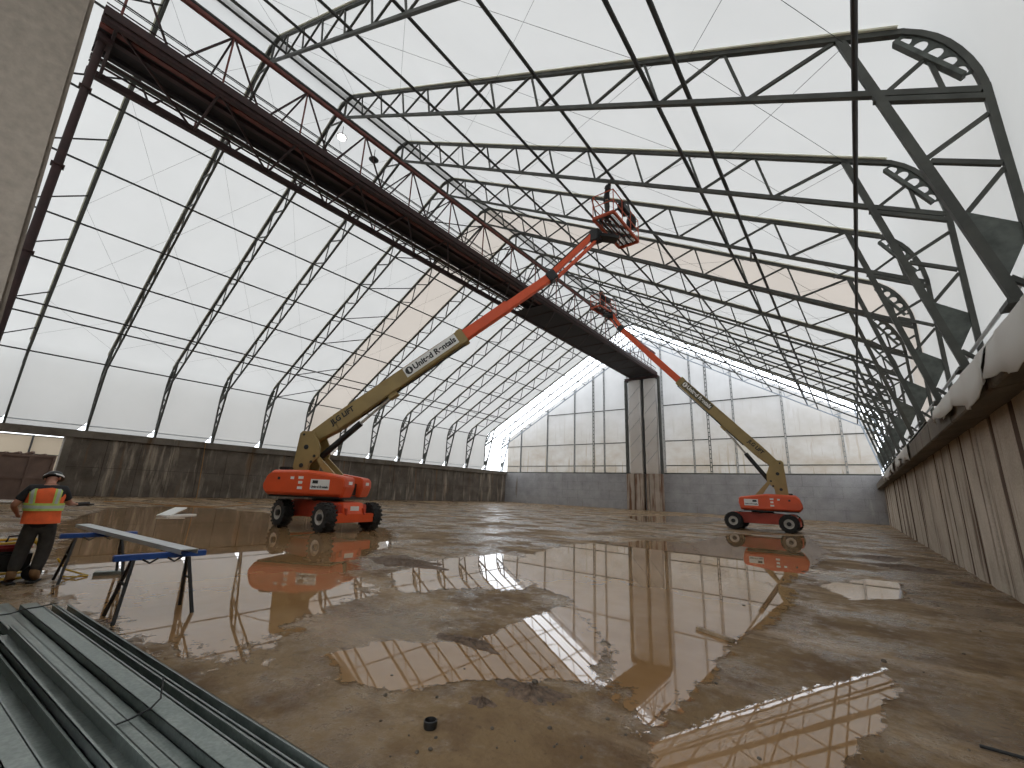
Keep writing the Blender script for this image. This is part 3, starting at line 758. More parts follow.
    bb = MB().bar(P(-.1, .04), P(1.2, -.02), .40, .46, yv, .42, .70).bar(P(1.2, -.02), P(L1, -.02), .42, .70, yv, .42, .62).build('boom_base', 'lift_cream', root, bevel=.03)
    MB().bar(P(L1-.25, -.02), P(L1+.02, -.02), .46, .68, yv).build('boom_collar', 'lift_cream', bb, bevel=.02)
    MB().bar(P(3.6, -.42), P(4.0, -.42), .3, .22, yv).build('cylinder_lug', 'lift_cream', bb)
    be = MB().bar(P(L1-.5, -.02), P(L1+(L2-L1)*.5, -.02), .32, .46, yv).bar(P(L1+(L2-L1)*.45, -.03), P(L2, -.03), .25, .38, yv).build('boom_extension', 'lift_orange', root, bevel=.02)
    tip = P(L2, -.03)
    MB().box((-.2, -.2, -.25), (.22, .2, .22)).xf(Matrix.Translation(tip) @ RB @ Matrix.Rotation(-elev, 4, 'Y')).build('boom_knuckle', 'lift_black', root, bevel=.04)
    MB().tube([P(2.2, -.39), P(L1-.2, -.39)], .035, 6).build('hose_track', 'lift_black', bb)
    for s in (-1, 1):
        xd = (RB @ d) if s < 0 else -(RB @ d); ud = RB @ u
        text_mesh('JLG LIFT', .31, 'lettering', 'ink', bb, frame_on(P(1.6, .04, s*.222), xd, ud))
        b0, b1 = L1-3.0, L1-.35
        bn = MB().bar(P(b0, .02, s*.225), P(b1, .02, s*.225), .012, .46, yv).build('banner', 'label_dark' if banner_dark else 'label_white', bb)
        text_mesh('United Rentals', .36, 'lettering', 'label_white' if banner_dark else 'ink', bb, frame_on(P((b0+b1)/2+(.18 if s < 0 else -.18), .02, s*.233), xd, ud))
        tc = b0+.22 if s < 0 else b1-.22
        MB().lathe([(.17, 0), (.17, .01), (.16, .012)], P(tc, .02, s*.229), yv*s, 20).build('logo', 'label_white' if banner_dark else 'ink', bb)
        MB().bar(P(tc-.02, .02, s*.243), P(tc+.06, .02, s*.243), .006, .2, yv).build('logo_cut', 'label_dark' if banner_dark else 'label_white', bb)
    # lift cylinder
    c0, c1 = RB @ Vector((-.55, 0, sq(3.02))), P(3.8, -.42)
    dd = (c1-c0).normalized(); LL = (c1-c0).length
    cy_ = MB().tube([c0, c0+dd*min(2.1, LL*.6)], .13, 14).build('lift_cylinder', 'lift_black', root, smooth=True)
    MB().tube([c0+dd*min(2.1, LL*.6), c1], .06, 10).build('rod', 'rim', cy_, smooth=True)
    # jib: twin arms
    jt = Vector(jib_tip)-Vector(loc)
    jd = (jt-tip).normalized()
    ju = (Vector((0, 0, 1))-jd*jd.z).normalized()
    MB().bar(tip+ju*.08, jt+ju*.08, .18, .24, yv).build('jib', 'lift_orange', root, bevel=.015)
    for s in (-1, 1): MB().bar(tip-ju*.22+yv*(s*.09), jt-ju*.22+yv*(s*.09), .06, .09, yv).build('jib_link', 'lift_orange', root)
    MB().tube([tip+ju*.25, jt+ju*.25], .03, 6).build('jib_hose', 'lift_black', root)
    pc, rz, pl, pw = plat                     # platform floor centre, heading, length, width
    pc = Vector(pc)-Vector(loc); RP = Matrix.Translation(pc) @ Matrix.Rotation(rz, 4, 'Z')
    MB().box((-.25, -.22, -.38), (.2, .22, .18)).xf(Matrix.Translation(jt)).build('rotator', 'lift_black', root, bevel=.04)
    hp = pc-jt
    MB().bar(jt+Vector((0, 0, -.1)), Vector((pc.x, pc.y, jt.z-.1)), .5, .14).build('platform_bracket', 'lift_black', root)
    a, b_ = pl/2, pw/2
    fq = MB()
    for x0, y0, x1, y1 in ((-a, -b_, a, -b_), (-a, b_, a, b_), (-a, -b_, -a, b_), (a, -b_, a, b_)): fq.bar((x0, y0, 0), (x1, y1, 0), .10, .14)
    pf = fq.xf(RP).build('platform', 'lift_rail_backlit', root, bevel=.02)
    q = MB()
    nb = int(pl/.09)
    for i in range(nb+1): q.bar((-a+pl*i/nb, -b_, .03), (-a+pl*i/nb, b_, .03), .035, .02)
    for j in (-.5, 0, .5): q.bar((-a, j*b_, .0), (a, j*b_, .0), .05, .05)
    q.xf(RP).build('platform_mesh', 'red_dark', pf)  # dark colour stands in for the backlit shade of the platform
    rails = []
    for z in (1.1, .58):
        MB().tube([(-a, -b_, z), (a, -b_, z), (a, b_, z), (-a, b_, z), (-a, -b_, z)], .024, 8).xf(RP).build('rail', 'lift_rail_backlit', pf)
    for x in (-a, -a/3, a/3, a):
        for y in (-b_, b_): MB().tube([(x, y, 0), (x, y, 1.1)], .022, 8).xf(RP).build('rail_post', 'lift_rail_backlit', pf)
    MB().box((-.35, -b_-.05, .8), (.35, -b_+.28, 1.12)).xf(RP).build('control_box', 'lift_black', pf, bevel=.03)
    return root
# near lift
l1 = make_lift((-16.9, 9.5, 0), R(32), R(3), R(37.0), 7.74, 12.35, (-7.72, 15.22, 12.95), ((-7.08, 15.95, 13.3), R(90), 2.7, .95),
               'orange and cream boom lift reaching up to the roof, at left of the hall', th=-.43)
l2 = make_lift((-4.78, 31.75, 0), R(188), R(0), R(48.4), 8.25, 14.6, (-14.15, 30.4, 16.2), ((-14.6, 29.95, 16.4), R(84), 2.4, .9),
               'farther orange and cream boom lift, boom raised leftward, before the far wall', True)

# ================================================================ PEOPLE
def skinned(name, chains, mat, parent, sub=2):
    """chains: lists of (point, radius); chains that start on an existing point join it"""
    vs, es, rs = [], [], []
    idx = {}
    def vid(p_, r):
        key = tuple(round(c, 4) for c in p_)
        if key not in idx: idx[key] = len(vs); vs.append(p_); rs.append(r)
        return idx[key]
    for ch in chains:
        ids = [vid(p_, r) for p_, r in ch]
        es += list(zip(ids[:-1], ids[1:]))
    me = bpy.data.meshes.new(name); me.from_pydata(vs, es, []); me.update()
    o = bpy.data.objects.new(name, me); col.objects.link(o)
    o.modifiers.new('s', 'SKIN')
    if not me.skin_vertices: me.skin_vertices.new()
    for i, sv in enumerate(me.skin_vertices[0].data):
        r = rs[i]; sv.radius = r if isinstance(r, tuple) else (r, r); sv.use_root = (i == 0)
    m_ = o.modifiers.new('u', 'SUBSURF'); m_.levels = m_.render_levels = sub
    dg = bpy.context.evaluated_depsgraph_get(); dg.update()
    nm = bpy.data.meshes.new_from_object(o.evaluated_get(dg)); nm.name = name
    o.modifiers.clear(); o.data = nm
    nm.materials.clear(); nm.materials.append(MATS[mat])
    for p_ in nm.polygons: p_.use_smooth = True
    if parent is not None: o.parent = parent
    return o
def ellipsoid(c, r, n=14, mlat=9, zmin=-1.):
    q = MB(); vs = []; fs = []
    for i in range(mlat+1):
        ph = -math.pi/2+math.pi*i/mlat; zz = max(math.sin(ph), zmin)
        for k in range(n):
            t = 2*math.pi*k/n; vs.append((c[0]+r[0]*math.cos(ph)*math.cos(t), c[1]+r[1]*math.cos(ph)*math.sin(t), c[2]+r[2]*zz))
    for i in range(mlat):
        for k in range(n): fs.append((i*n+k, i*n+(k+1) % n, (i+1)*n+(k+1) % n, (i+1)*n+k))
    return q.add(vs, fs)
def hand_chains(wrist, d, palm_n, curl=.5):
    """palm plus five fingers; d = direction of the hand, palm_n = palm normal"""
    d = Vector(d).normalized(); n_ = Vector(palm_n); n_ = (n_-d*n_.dot(d)).normalized(); s = d.cross(n_)
    w_ = Vector(wrist); palm = w_+d*.055; kn = w_+d*.10
    ch = [[(tuple(w_), .024), (tuple(palm), (.038, .020)), (tuple(kn), (.040, .016))]]
    for off, ln in ((-.030, .070), (-.010, .080), (.010, .076), (.030, .060)):
        b0 = kn+s*off; a1 = b0+d*ln*.5+n_*(ln*.2*curl); a2 = a1+d*(ln*.25)+n_*(ln*.5*curl)
        ch.append([(tuple(palm+s*off*.6), .012), (tuple(b0), .0105), (tuple(a1), .0095), (tuple(a2), .008)])
    t0 = w_+d*.03-s*.03
    ch.append([(tuple(w_+d*.02), .016), (tuple(t0), .013), (tuple(t0-s*.02+d*.03+n_*.01), .011), (tuple(t0-s*.022+d*.055+n_*.02), .009)])
    return ch
def make_person(loc, rz, pose, mats, label, hat='helmet', vest=False):
    """pose: joint dict in person space, facing +y, feet on z=0"""
    root = empty('person', loc, rz); tag(root, label, 'person')
    J = {k_: tuple(v_) for k_, v_ in pose.items()}
    hip, ch_, nk, hd = (Vector(J[k_]) for k_ in ('hip', 'chest', 'neck', 'head'))
    fwd = Vector(J.get('look', (0, 1, 0))).normalized()
    body = [[(J['hip'], (.15, .11)), (tuple(hip.lerp(ch_, .5)), (.14, .10)), (J['chest'], (.165, .115)), (J['neck'], .062), (tuple(nk.lerp(hd, .5)), .06), (J['head'], (.085, .095)), (tuple(hd+(hd-nk).normalized()*.10), (.07, .08))]]
    for s in ('l', 'r'):
        body.append([(J['chest'], (.165, .115)), (J['sh_'+s], .068), (J['el_'+s], .048), (J['wr_'+s], .028)])
        body.append([(J['hip'], (.15, .11)), (J['th_'+s], .092), (J['kn_'+s], .064), (J['an_'+s], .045), (J['to_'+s], .04)])
    b_ = skinned('body', body, 'skin', root)
    # face
    up = (hd-nk).normalized(); sd = fwd.cross(up).normalized()
    fc = hd+up*.02
    MB().bar(fc+fwd*.085, fc+fwd*.115-up*.02, .02, .03).build('nose', 'skin', b_)
    for s in (-1, 1):
        e = fc+fwd*.085+sd*(s*.033)+up*.03; ellipsoid(e, (.012, .012, .009), 8, 6).build('eye', 'label_white', b_)
        e2 = fc+sd*(s*.092)-fwd*.01; ellipsoid(e2, (.014, .022, .032), 8, 6).build('ear', 'skin', b_)
    mo = fc+fwd*.088-up*.045; MB().bar(mo-sd*.025, mo+sd*.025, .012, .008).build('mouth', 'red_plastic', b_)
    for s in ('l', 'r'):
        w_ = Vector(J['wr_'+s]); el = Vector(J['el_'+s]); dr = (w_-el).normalized()
        chs = hand_chains(w_, J.get('hd_'+s, dr), J.get('pn_'+s, (0, 0, -1)), pose.get('curl', .6) if isinstance(pose.get('curl', .6), float) else .6)
        skinned('hand', chs, mats.get('hand', 'skin'), root, 1)
    # clothes
    tr = [[(tuple(hip+Vector((0, 0, .08))), (.17, .13)), (J['hip'], (.178, .14))]]
    for s in ('l', 'r'):
        tr.append([(J['hip'], (.178, .14)), (J['th_'+s], .122), (J['kn_'+s], .098), (tuple(Vector(J['an_'+s])+Vector((0, 0, .05))), .085)])
    skinned('trousers', tr, mats['trousers'], root)
    sh = [[(tuple(hip+Vector((0, 0, -.14))), (.19, .16)), (tuple(hip+Vector((0, 0, .04))), (.19, .155)), (tuple(hip.lerp(ch_, .5)), (.185, .145)), (J['chest'], (.185, .132)), (tuple(ch_.lerp(nk, .75)), .075)]]
    for s in ('l', 'r'):
        e, w_ = Vector(J['el_'+s]), Vector(J['wr_'+s])
        endp = e.lerp(w_, .85) if mats.get('long', True) else Vector(J['sh_'+s]).lerp(e, .8)
        c_ = [(J['chest'], (.185, .132)), (J['sh_'+s], .085)]
        if mats.get('long', True): c_ += [(J['el_'+s], .062), (tuple(endp), .042)]
        else: c_ += [(tuple(endp), .066)]
        sh.append(c_)
    skinned('shirt', sh, mats['shirt'], root)
    for s in ('l', 'r'):
        a, t = Vector(J['an_'+s]), Vector(J['to_'+s])
        dz = (t-a); dz.z = 0; dz.normalize()
        bc = [[(tuple(a+Vector((0, 0, .13))), .068), (tuple(a+Vector((0, 0, .02))), .066), (tuple(a-dz*.03+Vector((0, 0, -.03))), .052), ],
              [(tuple(a+Vector((0, 0, .02))), .066), (tuple(a.lerp(t, .55)+Vector((0, 0, -.02))), .052), (tuple(t), .045)]]
        bo = skinned('boot', bc, mats['boot'], root)
        zb = min(v.co.z for v in bo.data.vertices)
        for v in bo.data.vertices: v.co.z = max(v.co.z, .012)
        MB().bar(a-dz*.09+Vector((0, 0, .012-a.z)), t+dz*.05+Vector((0, 0, .012-t.z)), .10, .024, dz.cross(Vector((0, 0, 1)))).build('sole', 'rubber', bo)
    if hat == 'helmet':
        hc = hd+up*.05
        hm = ellipsoid((0, 0, 0), (.118, .135, .125), 18, 10, -.12)
        rim = ellipsoid((0, .02, -.012), (.135, .165, .014), 18, 6)
        M = frame_on(hc, sd, fwd) if False else Matrix(((sd.x, fwd.x, up.x, hc.x), (sd.y, fwd.y, up.y, hc.y), (sd.z, fwd.z, up.z, hc.z), (0, 0, 0, 1)))
        h = hm.xf(M).build('hard_hat', mats['hat'], root, smooth='all'); rim.xf(M).build('brim', mats['hat'], h, smooth='all')
        MB().lathe([(.128, -.01), (.13, .02), (.122, .025)], (0, 0, 0), (0, 0, 1), 20).xf(M).build('band', mats.get('hat2', mats['hat']), h)
    if vest:
        # open-bottom vest shell following the torso
        q = MB(); n = 24; rows_ = []
        lowc, topc = hip+Vector((0, 0, -.02)), ch_
        prof = [(0, .225, .185), (.25, .218, .175), (.5, .218, .172), (.75, .226, .175), (1.0, .240, .178), (1.2, .245, .17), (1.38, .215, .14), (1.50, .10, .095)]
        for t, rx, ry in prof:
            c = lowc.lerp(topc, t) if t <= 1 else topc+(nk-topc)*((t-1)/.42)
            rows_.append((c, rx, ry))
        for c, rx, ry in rows_:
            for k_ in range(n):
                a = 2*math.pi*k_/n; wob = 1+.03*math.sin(a*5+c.z*9)
                q.v.append((c.x+rx*wob*math.cos(a), c.y+ry*wob*math.sin(a), c.z))
        for i in range(len(prof)-1):
            for k_ in range(n): q.f.append((i*n+k_, i*n+(k_+1) % n, (i+1)*n+(k_+1) % n, (i+1)*n+k_))
        ve = q.build('vest', 'vest_orange', root, smooth='all')
        def pt(t, a, off):
            i = 0
            while i < len(prof)-2 and prof[i+1][0] < t: i += 1
            f_ = (t-prof[i][0])/(prof[i+1][0]-prof[i][0]); c = rows_[i][0].lerp(rows_[i+1][0], f_)
            rx = rows_[i][1]+(rows_[i+1][1]-rows_[i][1])*f_; ry = rows_[i][2]+(rows_[i+1][2]-rows_[i][2])*f_
            return Vector((c.x+(rx+off)*math.cos(a)*1.02, c.y+(ry+off)*math.sin(a)*1.02, c.z))
        def band(t0, t1, a0, a1, mat, off, na=20, ntt=5):
            q = MB()
            for i in range(ntt+1):
                for j in range(na+1): q.v.append(tuple(pt(t0+(t1-t0)*i/ntt, a0+(a1-a0)*j/na, off)))
            for i in range(ntt):
                for j in range(na): q.f.append((i*(na+1)+j, i*(na+1)+j+1, (i+1)*(na+1)+j+1, (i+1)*(na+1)+j))
            q.build('reflective_band', mat, ve, smooth='all')
        band(.42, .68, 0, 2*math.pi, 'vest_stripe', .010, 30); band(.50, .60, 0, 2*math.pi, 'vest_tape', .014, 30)
        for s in (-1, 1):
            for base in (-math.pi/2, math.pi/2):
                c = base+s*.62; band(.66, 1.28, c-.20, c+.20, 'vest_stripe', .010, 6, 10); band(.66, 1.28, c-.09, c+.09, 'vest_tape', .014, 4, 10)
    return root
def base_pose(**kw):
    p_ = dict(hip=(0, 0, .93), chest=(0, .02, 1.32), neck=(0, .03, 1.47), head=(0, .05, 1.60), look=(0, 1, -.1),
              sh_l=(-.19, .02, 1.40), el_l=(-.26, -.02, 1.12), wr_l=(-.25, .15, .92), sh_r=(.19, .02, 1.40), el_r=(.26, -.02, 1.12), wr_r=(.25, .15, .92),
              th_l=(-.10, 0, .84), kn_l=(-.12, .04, .50), an_l=(-.13, -.02, .10), to_l=(-.14, .14, .055),
              th_r=(.10, 0, .84), kn_r=(.12, .04, .50), an_r=(.13, -.02, .10), to_r=(.15, .14, .055))
    p_.update(kw); return p_
# worker on the floor, back to the camera; person +y -> away from camera (world -x)
gw = base_pose(hip=(-.05, -.02, .92), chest=(-.08, .10, 1.36), neck=(-.09, .17, 1.48), head=(-.08, .25, 1.58), look=(.35, 1, -.5),
               sh_l=(-.27, .08, 1.43), el_l=(-.41, .06, 1.17), wr_l=(-.36, .28, 1.02), sh_r=(.11, .10, 1.42), el_r=(.20, .24, 1.20), wr_r=(.26, .46, 1.18),
               th_l=(-.13, 0, .82), kn_l=(-.17, .05, .48), an_l=(-.19, -.02, .10), to_l=(-.24, .13, .055), th_r=(.06, 0, .82), kn_r=(.08, .05, .48), an_r=(.05, -.02, .10), to_r=(.08, .15, .055))
wp = (-10.45, 1.05, 0)
make_person(wp, R(80), gw, dict(trousers='cloth_dark', shirt='cloth_black', boot='boot', hat='lift_black', hat2='label_white', hand='skin', long=False),
            'worker in an orange high-visibility vest and dark hard hat seen from behind', 'helmet', True)
# worker in the near basket, arms up at the truss
up1 = base_pose(sh_l=(-.19, .02, 1.40), el_l=(-.27, .14, 1.66), wr_l=(-.20, .20, 1.92), el_r=(.27, .14, 1.66), wr_r=(.22, .22, 1.94), look=(0, 1, .4), head=(0, .04, 1.60))
make_person((-7.1, 15.0, 13.34), R(-60), up1, dict(trousers='cloth_dark', shirt='cloth_black', boot='boot', hat='lift_black', hand='skin'),
            'worker in dark clothes reaching up from the nearer lift basket', 'helmet')
up2 = base_pose(el_r=(.30, .22, 1.50), wr_r=(.22, .34, 1.74), look=(0, 1, .3))
make_person((-14.55, 29.7, 16.44), R(100), up2, dict(trousers='cloth_dark', shirt='cloth_black', boot='boot', hat='lift_black', hand='skin'),
            'worker in dark clothes standing in the farther lift basket', 'helmet')
# dark jacket hung on the near basket rail
q = MB()
for z, rx, ry in ((1.18, .05, .05), (1.12, .16, .10), (.95, .22, .13), (.7, .24, .14), (.5, .20, .12), (.44, .1, .08)):
    for k_ in range(12):
        a = 2*math.pi*k_/12; q.v.append((rx*math.cos(a)*(1+.1*math.sin(3*a)), ry*math.sin(a), z))
for i in range(5):
    for k_ in range(12): q.f.append((i*12+k_, i*12+(k_+1) % 12, (i+1)*12+(k_+1) % 12, (i+1)*12+k_))
o = q.build('tool_bag', 'cloth_black', smooth='all'); o.location = (-6.78, 16.9, 13.4); tag(o, 'black bag hanging on the rail of the nearer lift basket', 'bag')

# ================================================================ SAWHORSES, STEEL, GENERATOR
def sawhorse(x, y0, y1, zt, label):
    t = empty('sawhorse', (x, (y0+y1)/2, 0)); tag(t, label, 'sawhorse', 'sawhorses')
    h = (y1-y0)/2
    MB().box((-.05, -h-.08, zt-.07), (.05, h+.08, zt)).build('beam', 'blue_steel', t, bevel=.008)
    for s in (-1, 1):
        for sx in (-1, 1): MB().bar((sx*.03, s*(h-.12), zt-.06), (sx*.26, s*(h-.02), 0), .035, .035).build('leg', 'black_steel', t)
        MB().bar((-.13, s*(h-.07), zt*.55), (.13, s*(h-.07), zt*.55), .02, .02).build('brace', 'black_steel', t)
        MB().tube([(.06, s*(h-.2), zt-.06), (.07, s*(h-.28), zt-.11), (.06, s*(h-.36), zt-.06)], .012, 6).build('handle', 'black_steel', t)

sawhorse(-7.27, 1.48, 2.30, .74, 'nearer blue topped sawhorse with black legs')
sawhorse(-10.25, 1.32, 2.14, .74, 'farther blue topped sawhorse beside the worker')

def channel(name, u0, u1, v0, v1, z0, z1, up, label, cat='steel channel', group='galvanised channels in the foreground pile', lip=.018, th=.006, tf=None, mat='galvanised'):
    """C section lying along the pile, open side up or down"""
    o, d, n = tf
    sec = []
    def rect(a0, b0, a1, b1): sec.append((a0, b0, a1, b1))
    if up: rect(v0, z0, v1, z0+th)
    else: rect(v0, z1-th, v1, z1)
    rect(v0, z0, v0+th, z1); rect(v1-th, z0, v1, z1)
    zl = z1-th if up else z0
    rect(v0, zl, v0+lip, zl+th); rect(v1-lip, zl, v1, zl+th)
    q = MB()
    for a0, b0, a1, b1 in sec:
        vs = []
        for u in (u0, u1):
            for a, b_ in ((a0, b0), (a1, b0), (a1, b1), (a0, b1)):
                p_ = o+d*u+n*a; vs.append((p_.x, p_.y, b_))
        q.add(vs, [(0, 1, 2, 3), (7, 6, 5, 4), (0, 4, 5, 1), (1, 5, 6, 2), (2, 6, 7, 3), (3, 7, 4, 0)])
    ob = q.build(name, mat); tag(ob, label, cat, group)
    return ob
PO = Vector((-7.24, 1.11, 0)); PD = Vector((4.88, .44, 0)).normalized(); PN = Vector((-PD.y, PD.x, 0))
TF = (PO, PD, PN)
pile = [(0, 6.3, -.098, 0, .12, .25, True, 'outermost open channel of the foreground steel pile, beside the wet floor'),
        (-.12, 6.2, -.20, -.102, .12, .25, True, 'open channel, second from the floor side of the foreground steel pile'),
        (-.30, 6.0, -.335, -.205, .13, .255, False, 'flat topped channel lying face down in the foreground steel pile'),
        (-.75, 5.6, -.43, -.345, .10, .20, False, 'narrow face down channel with a round edge, low in the steel pile'),
        (-1.0, 5.4, -.55, -.44, .12, .23, False, 'channel bound by black wire in the middle of the steel pile'),
        (-1.05, 5.2, -.66, -.555, .08, .16, True, 'sunken open channel beneath the short top channel'),
        (1.0, 4.42, -.735, -.60, .26, .345, True, 'short channel lying on top of the pile with both ends in view'),
        (.2, 5.0, -.90, -.745, .20, .30, True, 'wide open channel left of the short top channel'),
        (.4, 5.1, -1.02, -.91, .22, .33, False, 'face down channel second from the left edge of the picture'),
        (.5, 5.3, -1.16, -1.03, .22, .32, True, 'open channel at the lower left corner of the picture'),
        (.2, 5.0, -.74, -.67, .08, .20, False, 'face down channel carrying the short top channel'),
        (.3, 5.1, -1.16, -.92, .08, .19, True, 'bottom channel under the left side of the pile')]
for a in pile: channel('steel_channel', a[0], a[1], a[2], a[3], a[4], a[5], a[6], a[7], tf=TF)
for i, u in enumerate((.9, 3.4, 5.2)):
    p0 = PO+PD*u+PN*(-1.2); p1 = PO+PD*u+PN*.02
    q = MB().bar((p0.x, p0.y, .04), (p1.x, p1.y, .04), .09, .08)
    tag(q.build('timber_bearer', 'wood'), 'timber bearer under the steel pile, %s from its far end' % ORD[i], 'timber', 'timber bearers under the pile')
# binding wires
def wire(pts, r, label):
    tag(MB().tube([tuple(PO+PD*u+PN*v+Vector((0, 0, z))) for u, v, z in pts], r, 5).build('binding_wire', 'lift_black'), label, 'wire')
wire([(3.30, -.22, .36), (3.45, -.27, .285), (3.5, -.335, .262), (3.52, -.44, .245), (3.53, -.55, .24), (3.54, -.58, .16)], .006, 'black binding wire bent up over the near channels')
wire([(-.05, -.08, .27), (-.02, -.2, .262), (0, -.33, .262), (0, -.44, .235), (0, -.55, .235)], .006, 'black binding wire across the far end of the pile')
# channel laid across the sawhorses
a, b_ = Vector((-11.35, 1.64, 0)), Vector((-6.95, 2.09, 0)); d = (b_-a).normalized(); n = Vector((-d.y, d.x, 0))
channel('steel_channel', 0, (b_-a).length, -.10, .10, .742, .80, False, 'light grey steel channel laid across both sawhorses', group=None, mat='zinc_light', tf=(a, d, n))
a = ground(105, 575); d = Vector((.35, 1, 0)).normalized(); n = Vector((-d.y, d.x, 0))
channel('steel_offcut', -.15, .35, -.07, .07, 0, .06, False, 'short dark steel offcut on the floor between the sawhorses', cat='offcut', group=None, tf=(Vector((a.x, a.y, 0)), d, n))

# generator in front of the worker
g = empty('generator', (-11.0, .80, 0)); g.scale = (.85, .85, .85); tag(g, 'yellow framed portable generator on the floor by the worker', 'generator')
MB().box((-.28, -.36, .16), (.28, .30, .52)).build('engine', 'lift_black', g, bevel=.05)
MB().box((-.26, -.34, .52), (.26, .28, .64)).build('fuel_tank', 'red_plastic', g, bevel=.05)
for x in (-.33, .33):
    MB().tube([(x, -.46, .05), (x, -.44, .5), (x, -.34, .68), (x, .3, .68), (x, .42, .5), (x, .44, .05), (x, -.46, .05)], .024, 8).build('frame_tube', 'yellow', g, smooth=True)
for y in (-.40, .38): MB().tube([(-.33, y, .08), (.33, y, .08)], .022, 8).build('cross_tube', 'yellow', g); MB().tube([(-.33, y*.86, .68), (.33, y*.86, .68)], .022, 8).build('cross_tube', 'yellow', g)
for y in (-.36, .34): MB().lathe([(.03, -.05), (.13, -.05), (.14, 0), (.13, .05), (.03, .05)], (.38, y, .14), (1, 0, 0), 16).build('wheel', 'rubber', g)
MB().tube([(.3, -.1, .68), (.3, -.08, .8), (.3, .12, .82), (.3, .16, .68)], .018, 6).build('handle', 'lift_black', g)
MB().box((.281, -.2, .26), (.30, .1, .45)).build('panel', 'steel_dark', g)
q = MB().tube([(-10.6, 1.45, .02), (-10.4, 1.6, .03), (-10.5, 1.75, .02), (-10.75, 1.7, .02), (-10.8, 1.5, .1), (-10.72, 1.35, .3)], .014, 6); tag(q.build('power_cable', 'yellow', smooth=True), 'thin yellow cable coiled beside the generator', 'cable')
# tool held by the worker: dark grinder-like tool
hp = Vector(wp)+Matrix.Rotation(R(80), 3, 'Z') @ Vector((.29, .54, 1.17))
q = MB().tube([tuple(hp), tuple(hp+Vector((-.02, .16, .01)))], .035, 10); q.lathe([(.06, -.012), (.062, .0), (.06, .012)], hp+Vector((-.02, .17, .0)), (0, 0, 1), 14)
tag(q.build('hand_tool', 'lift_black', smooth=True), 'black hand tool held out by the worker', 'tool')

# brown container in the opening at far left
c = empty('container', (-35.6, 1.2, 0)); tag(c, 'brown steel waste container standing at the far left edge', 'container')
MB().box((-2.6, -2.2, .25), (-.05, 2.05, 2.55)).build('body', 'container_brown', c)
for y in (-2.2, -1.35, -.1, 1.05, 1.95): MB().box((-.08, y, .2), (.05, y+.12, 2.6)).build('rib', 'container_brown', c, bevel=.01)
for z in (.2, 1.3, 2.48): MB().box((-.07, -2.2, z), (.04, 2.07, z+.14)).build('rail', 'container_brown', c, bevel=.01)
for y in (-1.8, 1.4): MB().box((-2.4, y, 0), (-.2, y+.25, .25)).build('skid', 'steel_dark', c)
for i in range(7):
    q = MB().bar((-2.0+.2*i, -1.6+.45*i, 2.5), (-1.4+.15*i, -1.2+.48*i, 2.66+.05*(i % 3)), .2, .12); q.build('scrap', 'container_brown', c)

# ================================================================ WATER AND DEBRIS
def inside(px, py, poly):
    r = False; j = len(poly)-1
    for i in range(len(poly)):
        xi, yi = poly[i]; xj, yj = poly[j]
        if (yi > py) != (yj > py) and px < (xj-xi)*(py-yi)/(yj-yi)+xi: r = not r
        j = i
    return r
def sdist(px, py, poly):
    best = 1e9
    for i in range(len(poly)):
        ax, ay = poly[i-1]; bx_, by = poly[i]
        dx, dy = bx_-ax, by-ay; t = max(0, min(1, ((px-ax)*dx+(py-ay)*dy)/(dx*dx+dy*dy+1e-9)))
        best = min(best, math.hypot(px-ax-t*dx, py-ay-t*dy))
    return best if inside(px, py, poly) else -best
def puddle(outline, label, soft, z, cells=46):
    poly = [tuple(ground(x, y)[:2]) for x, y in outline]
    xs = [p_[0] for p_ in poly]; ys_ = [p_[1] for p_ in poly]; m_ = soft*.8
    x0, x1, y0, y1 = min(xs)-m_, max(xs)+m_, min(ys_)-m_, max(ys_)+m_
    nx = cells; ny = cells
    dep = [[max(-1, min(1, sdist(x0+(x1-x0)*i/nx, y0+(y1-y0)*j/ny, poly)/soft)) for i in range(nx+1)] for j in range(ny+1)]
    vid = {}; q = MB(); dv = []
    def V(i, j):
        if (i, j) not in vid: vid[(i, j)] = len(q.v); q.v.append((x0+(x1-x0)*i/nx, y0+(y1-y0)*j/ny, z)); dv.append(dep[j][i])
        return vid[(i, j)]
    for j in range(ny):
        for i in range(nx):
            if max(dep[j][i], dep[j][i+1], dep[j+1][i], dep[j+1][i+1]) > -.75: q.f.append((V(i, j), V(i+1, j), V(i+1, j+1), V(i, j+1)))
    me = bpy.data.meshes.new('puddle'); me.from_pydata(q.v, [], q.f); me.update()
    at = me.attributes.new('depth', 'FLOAT', 'POINT')
    for i, dvv in enumerate(dv): at.data[i].value = dvv
    me.materials.append(MATS['muddy_water'])
    o = bpy.data.objects.new('puddle', me); col.objects.link(o); tag(o, label, 'puddle', 'puddles on the floor')
puddle([(45, 525), (100, 508), (190, 505), (262, 512), (330, 518), (400, 530), (398, 545), (362, 562), (380, 590), (350, 610), (300, 640), (250, 672), (180, 676), (130, 655), (60, 620), (20, 600), (40, 560)], 'large brown puddle around the nearer lift and the sawhorses', 1.1, .004, 60)
puddle([(380, 575), (430, 560), (500, 553), (545, 560), (560, 580), (520, 592), (460, 590), (400, 596)], 'narrow puddle in the middle reflecting truss legs', .45, .005)
puddle([(318, 655), (380, 640), (470, 640), (530, 615), (575, 600), (610, 640), (600, 690), (560, 684), (470, 684), (400, 694), (335, 684)], 'shallow puddle left of centre reflecting lattice trusses', .28, .006)
puddle([(490, 565), (560, 545), (650, 540), (715, 545), (765, 565), (800, 592), (790, 618), (750, 640), (715, 690), (680, 735), (640, 748), (605, 700), (600, 650), (560, 600)], 'big puddle in the centre reflecting the far gable', .5, .007, 60)
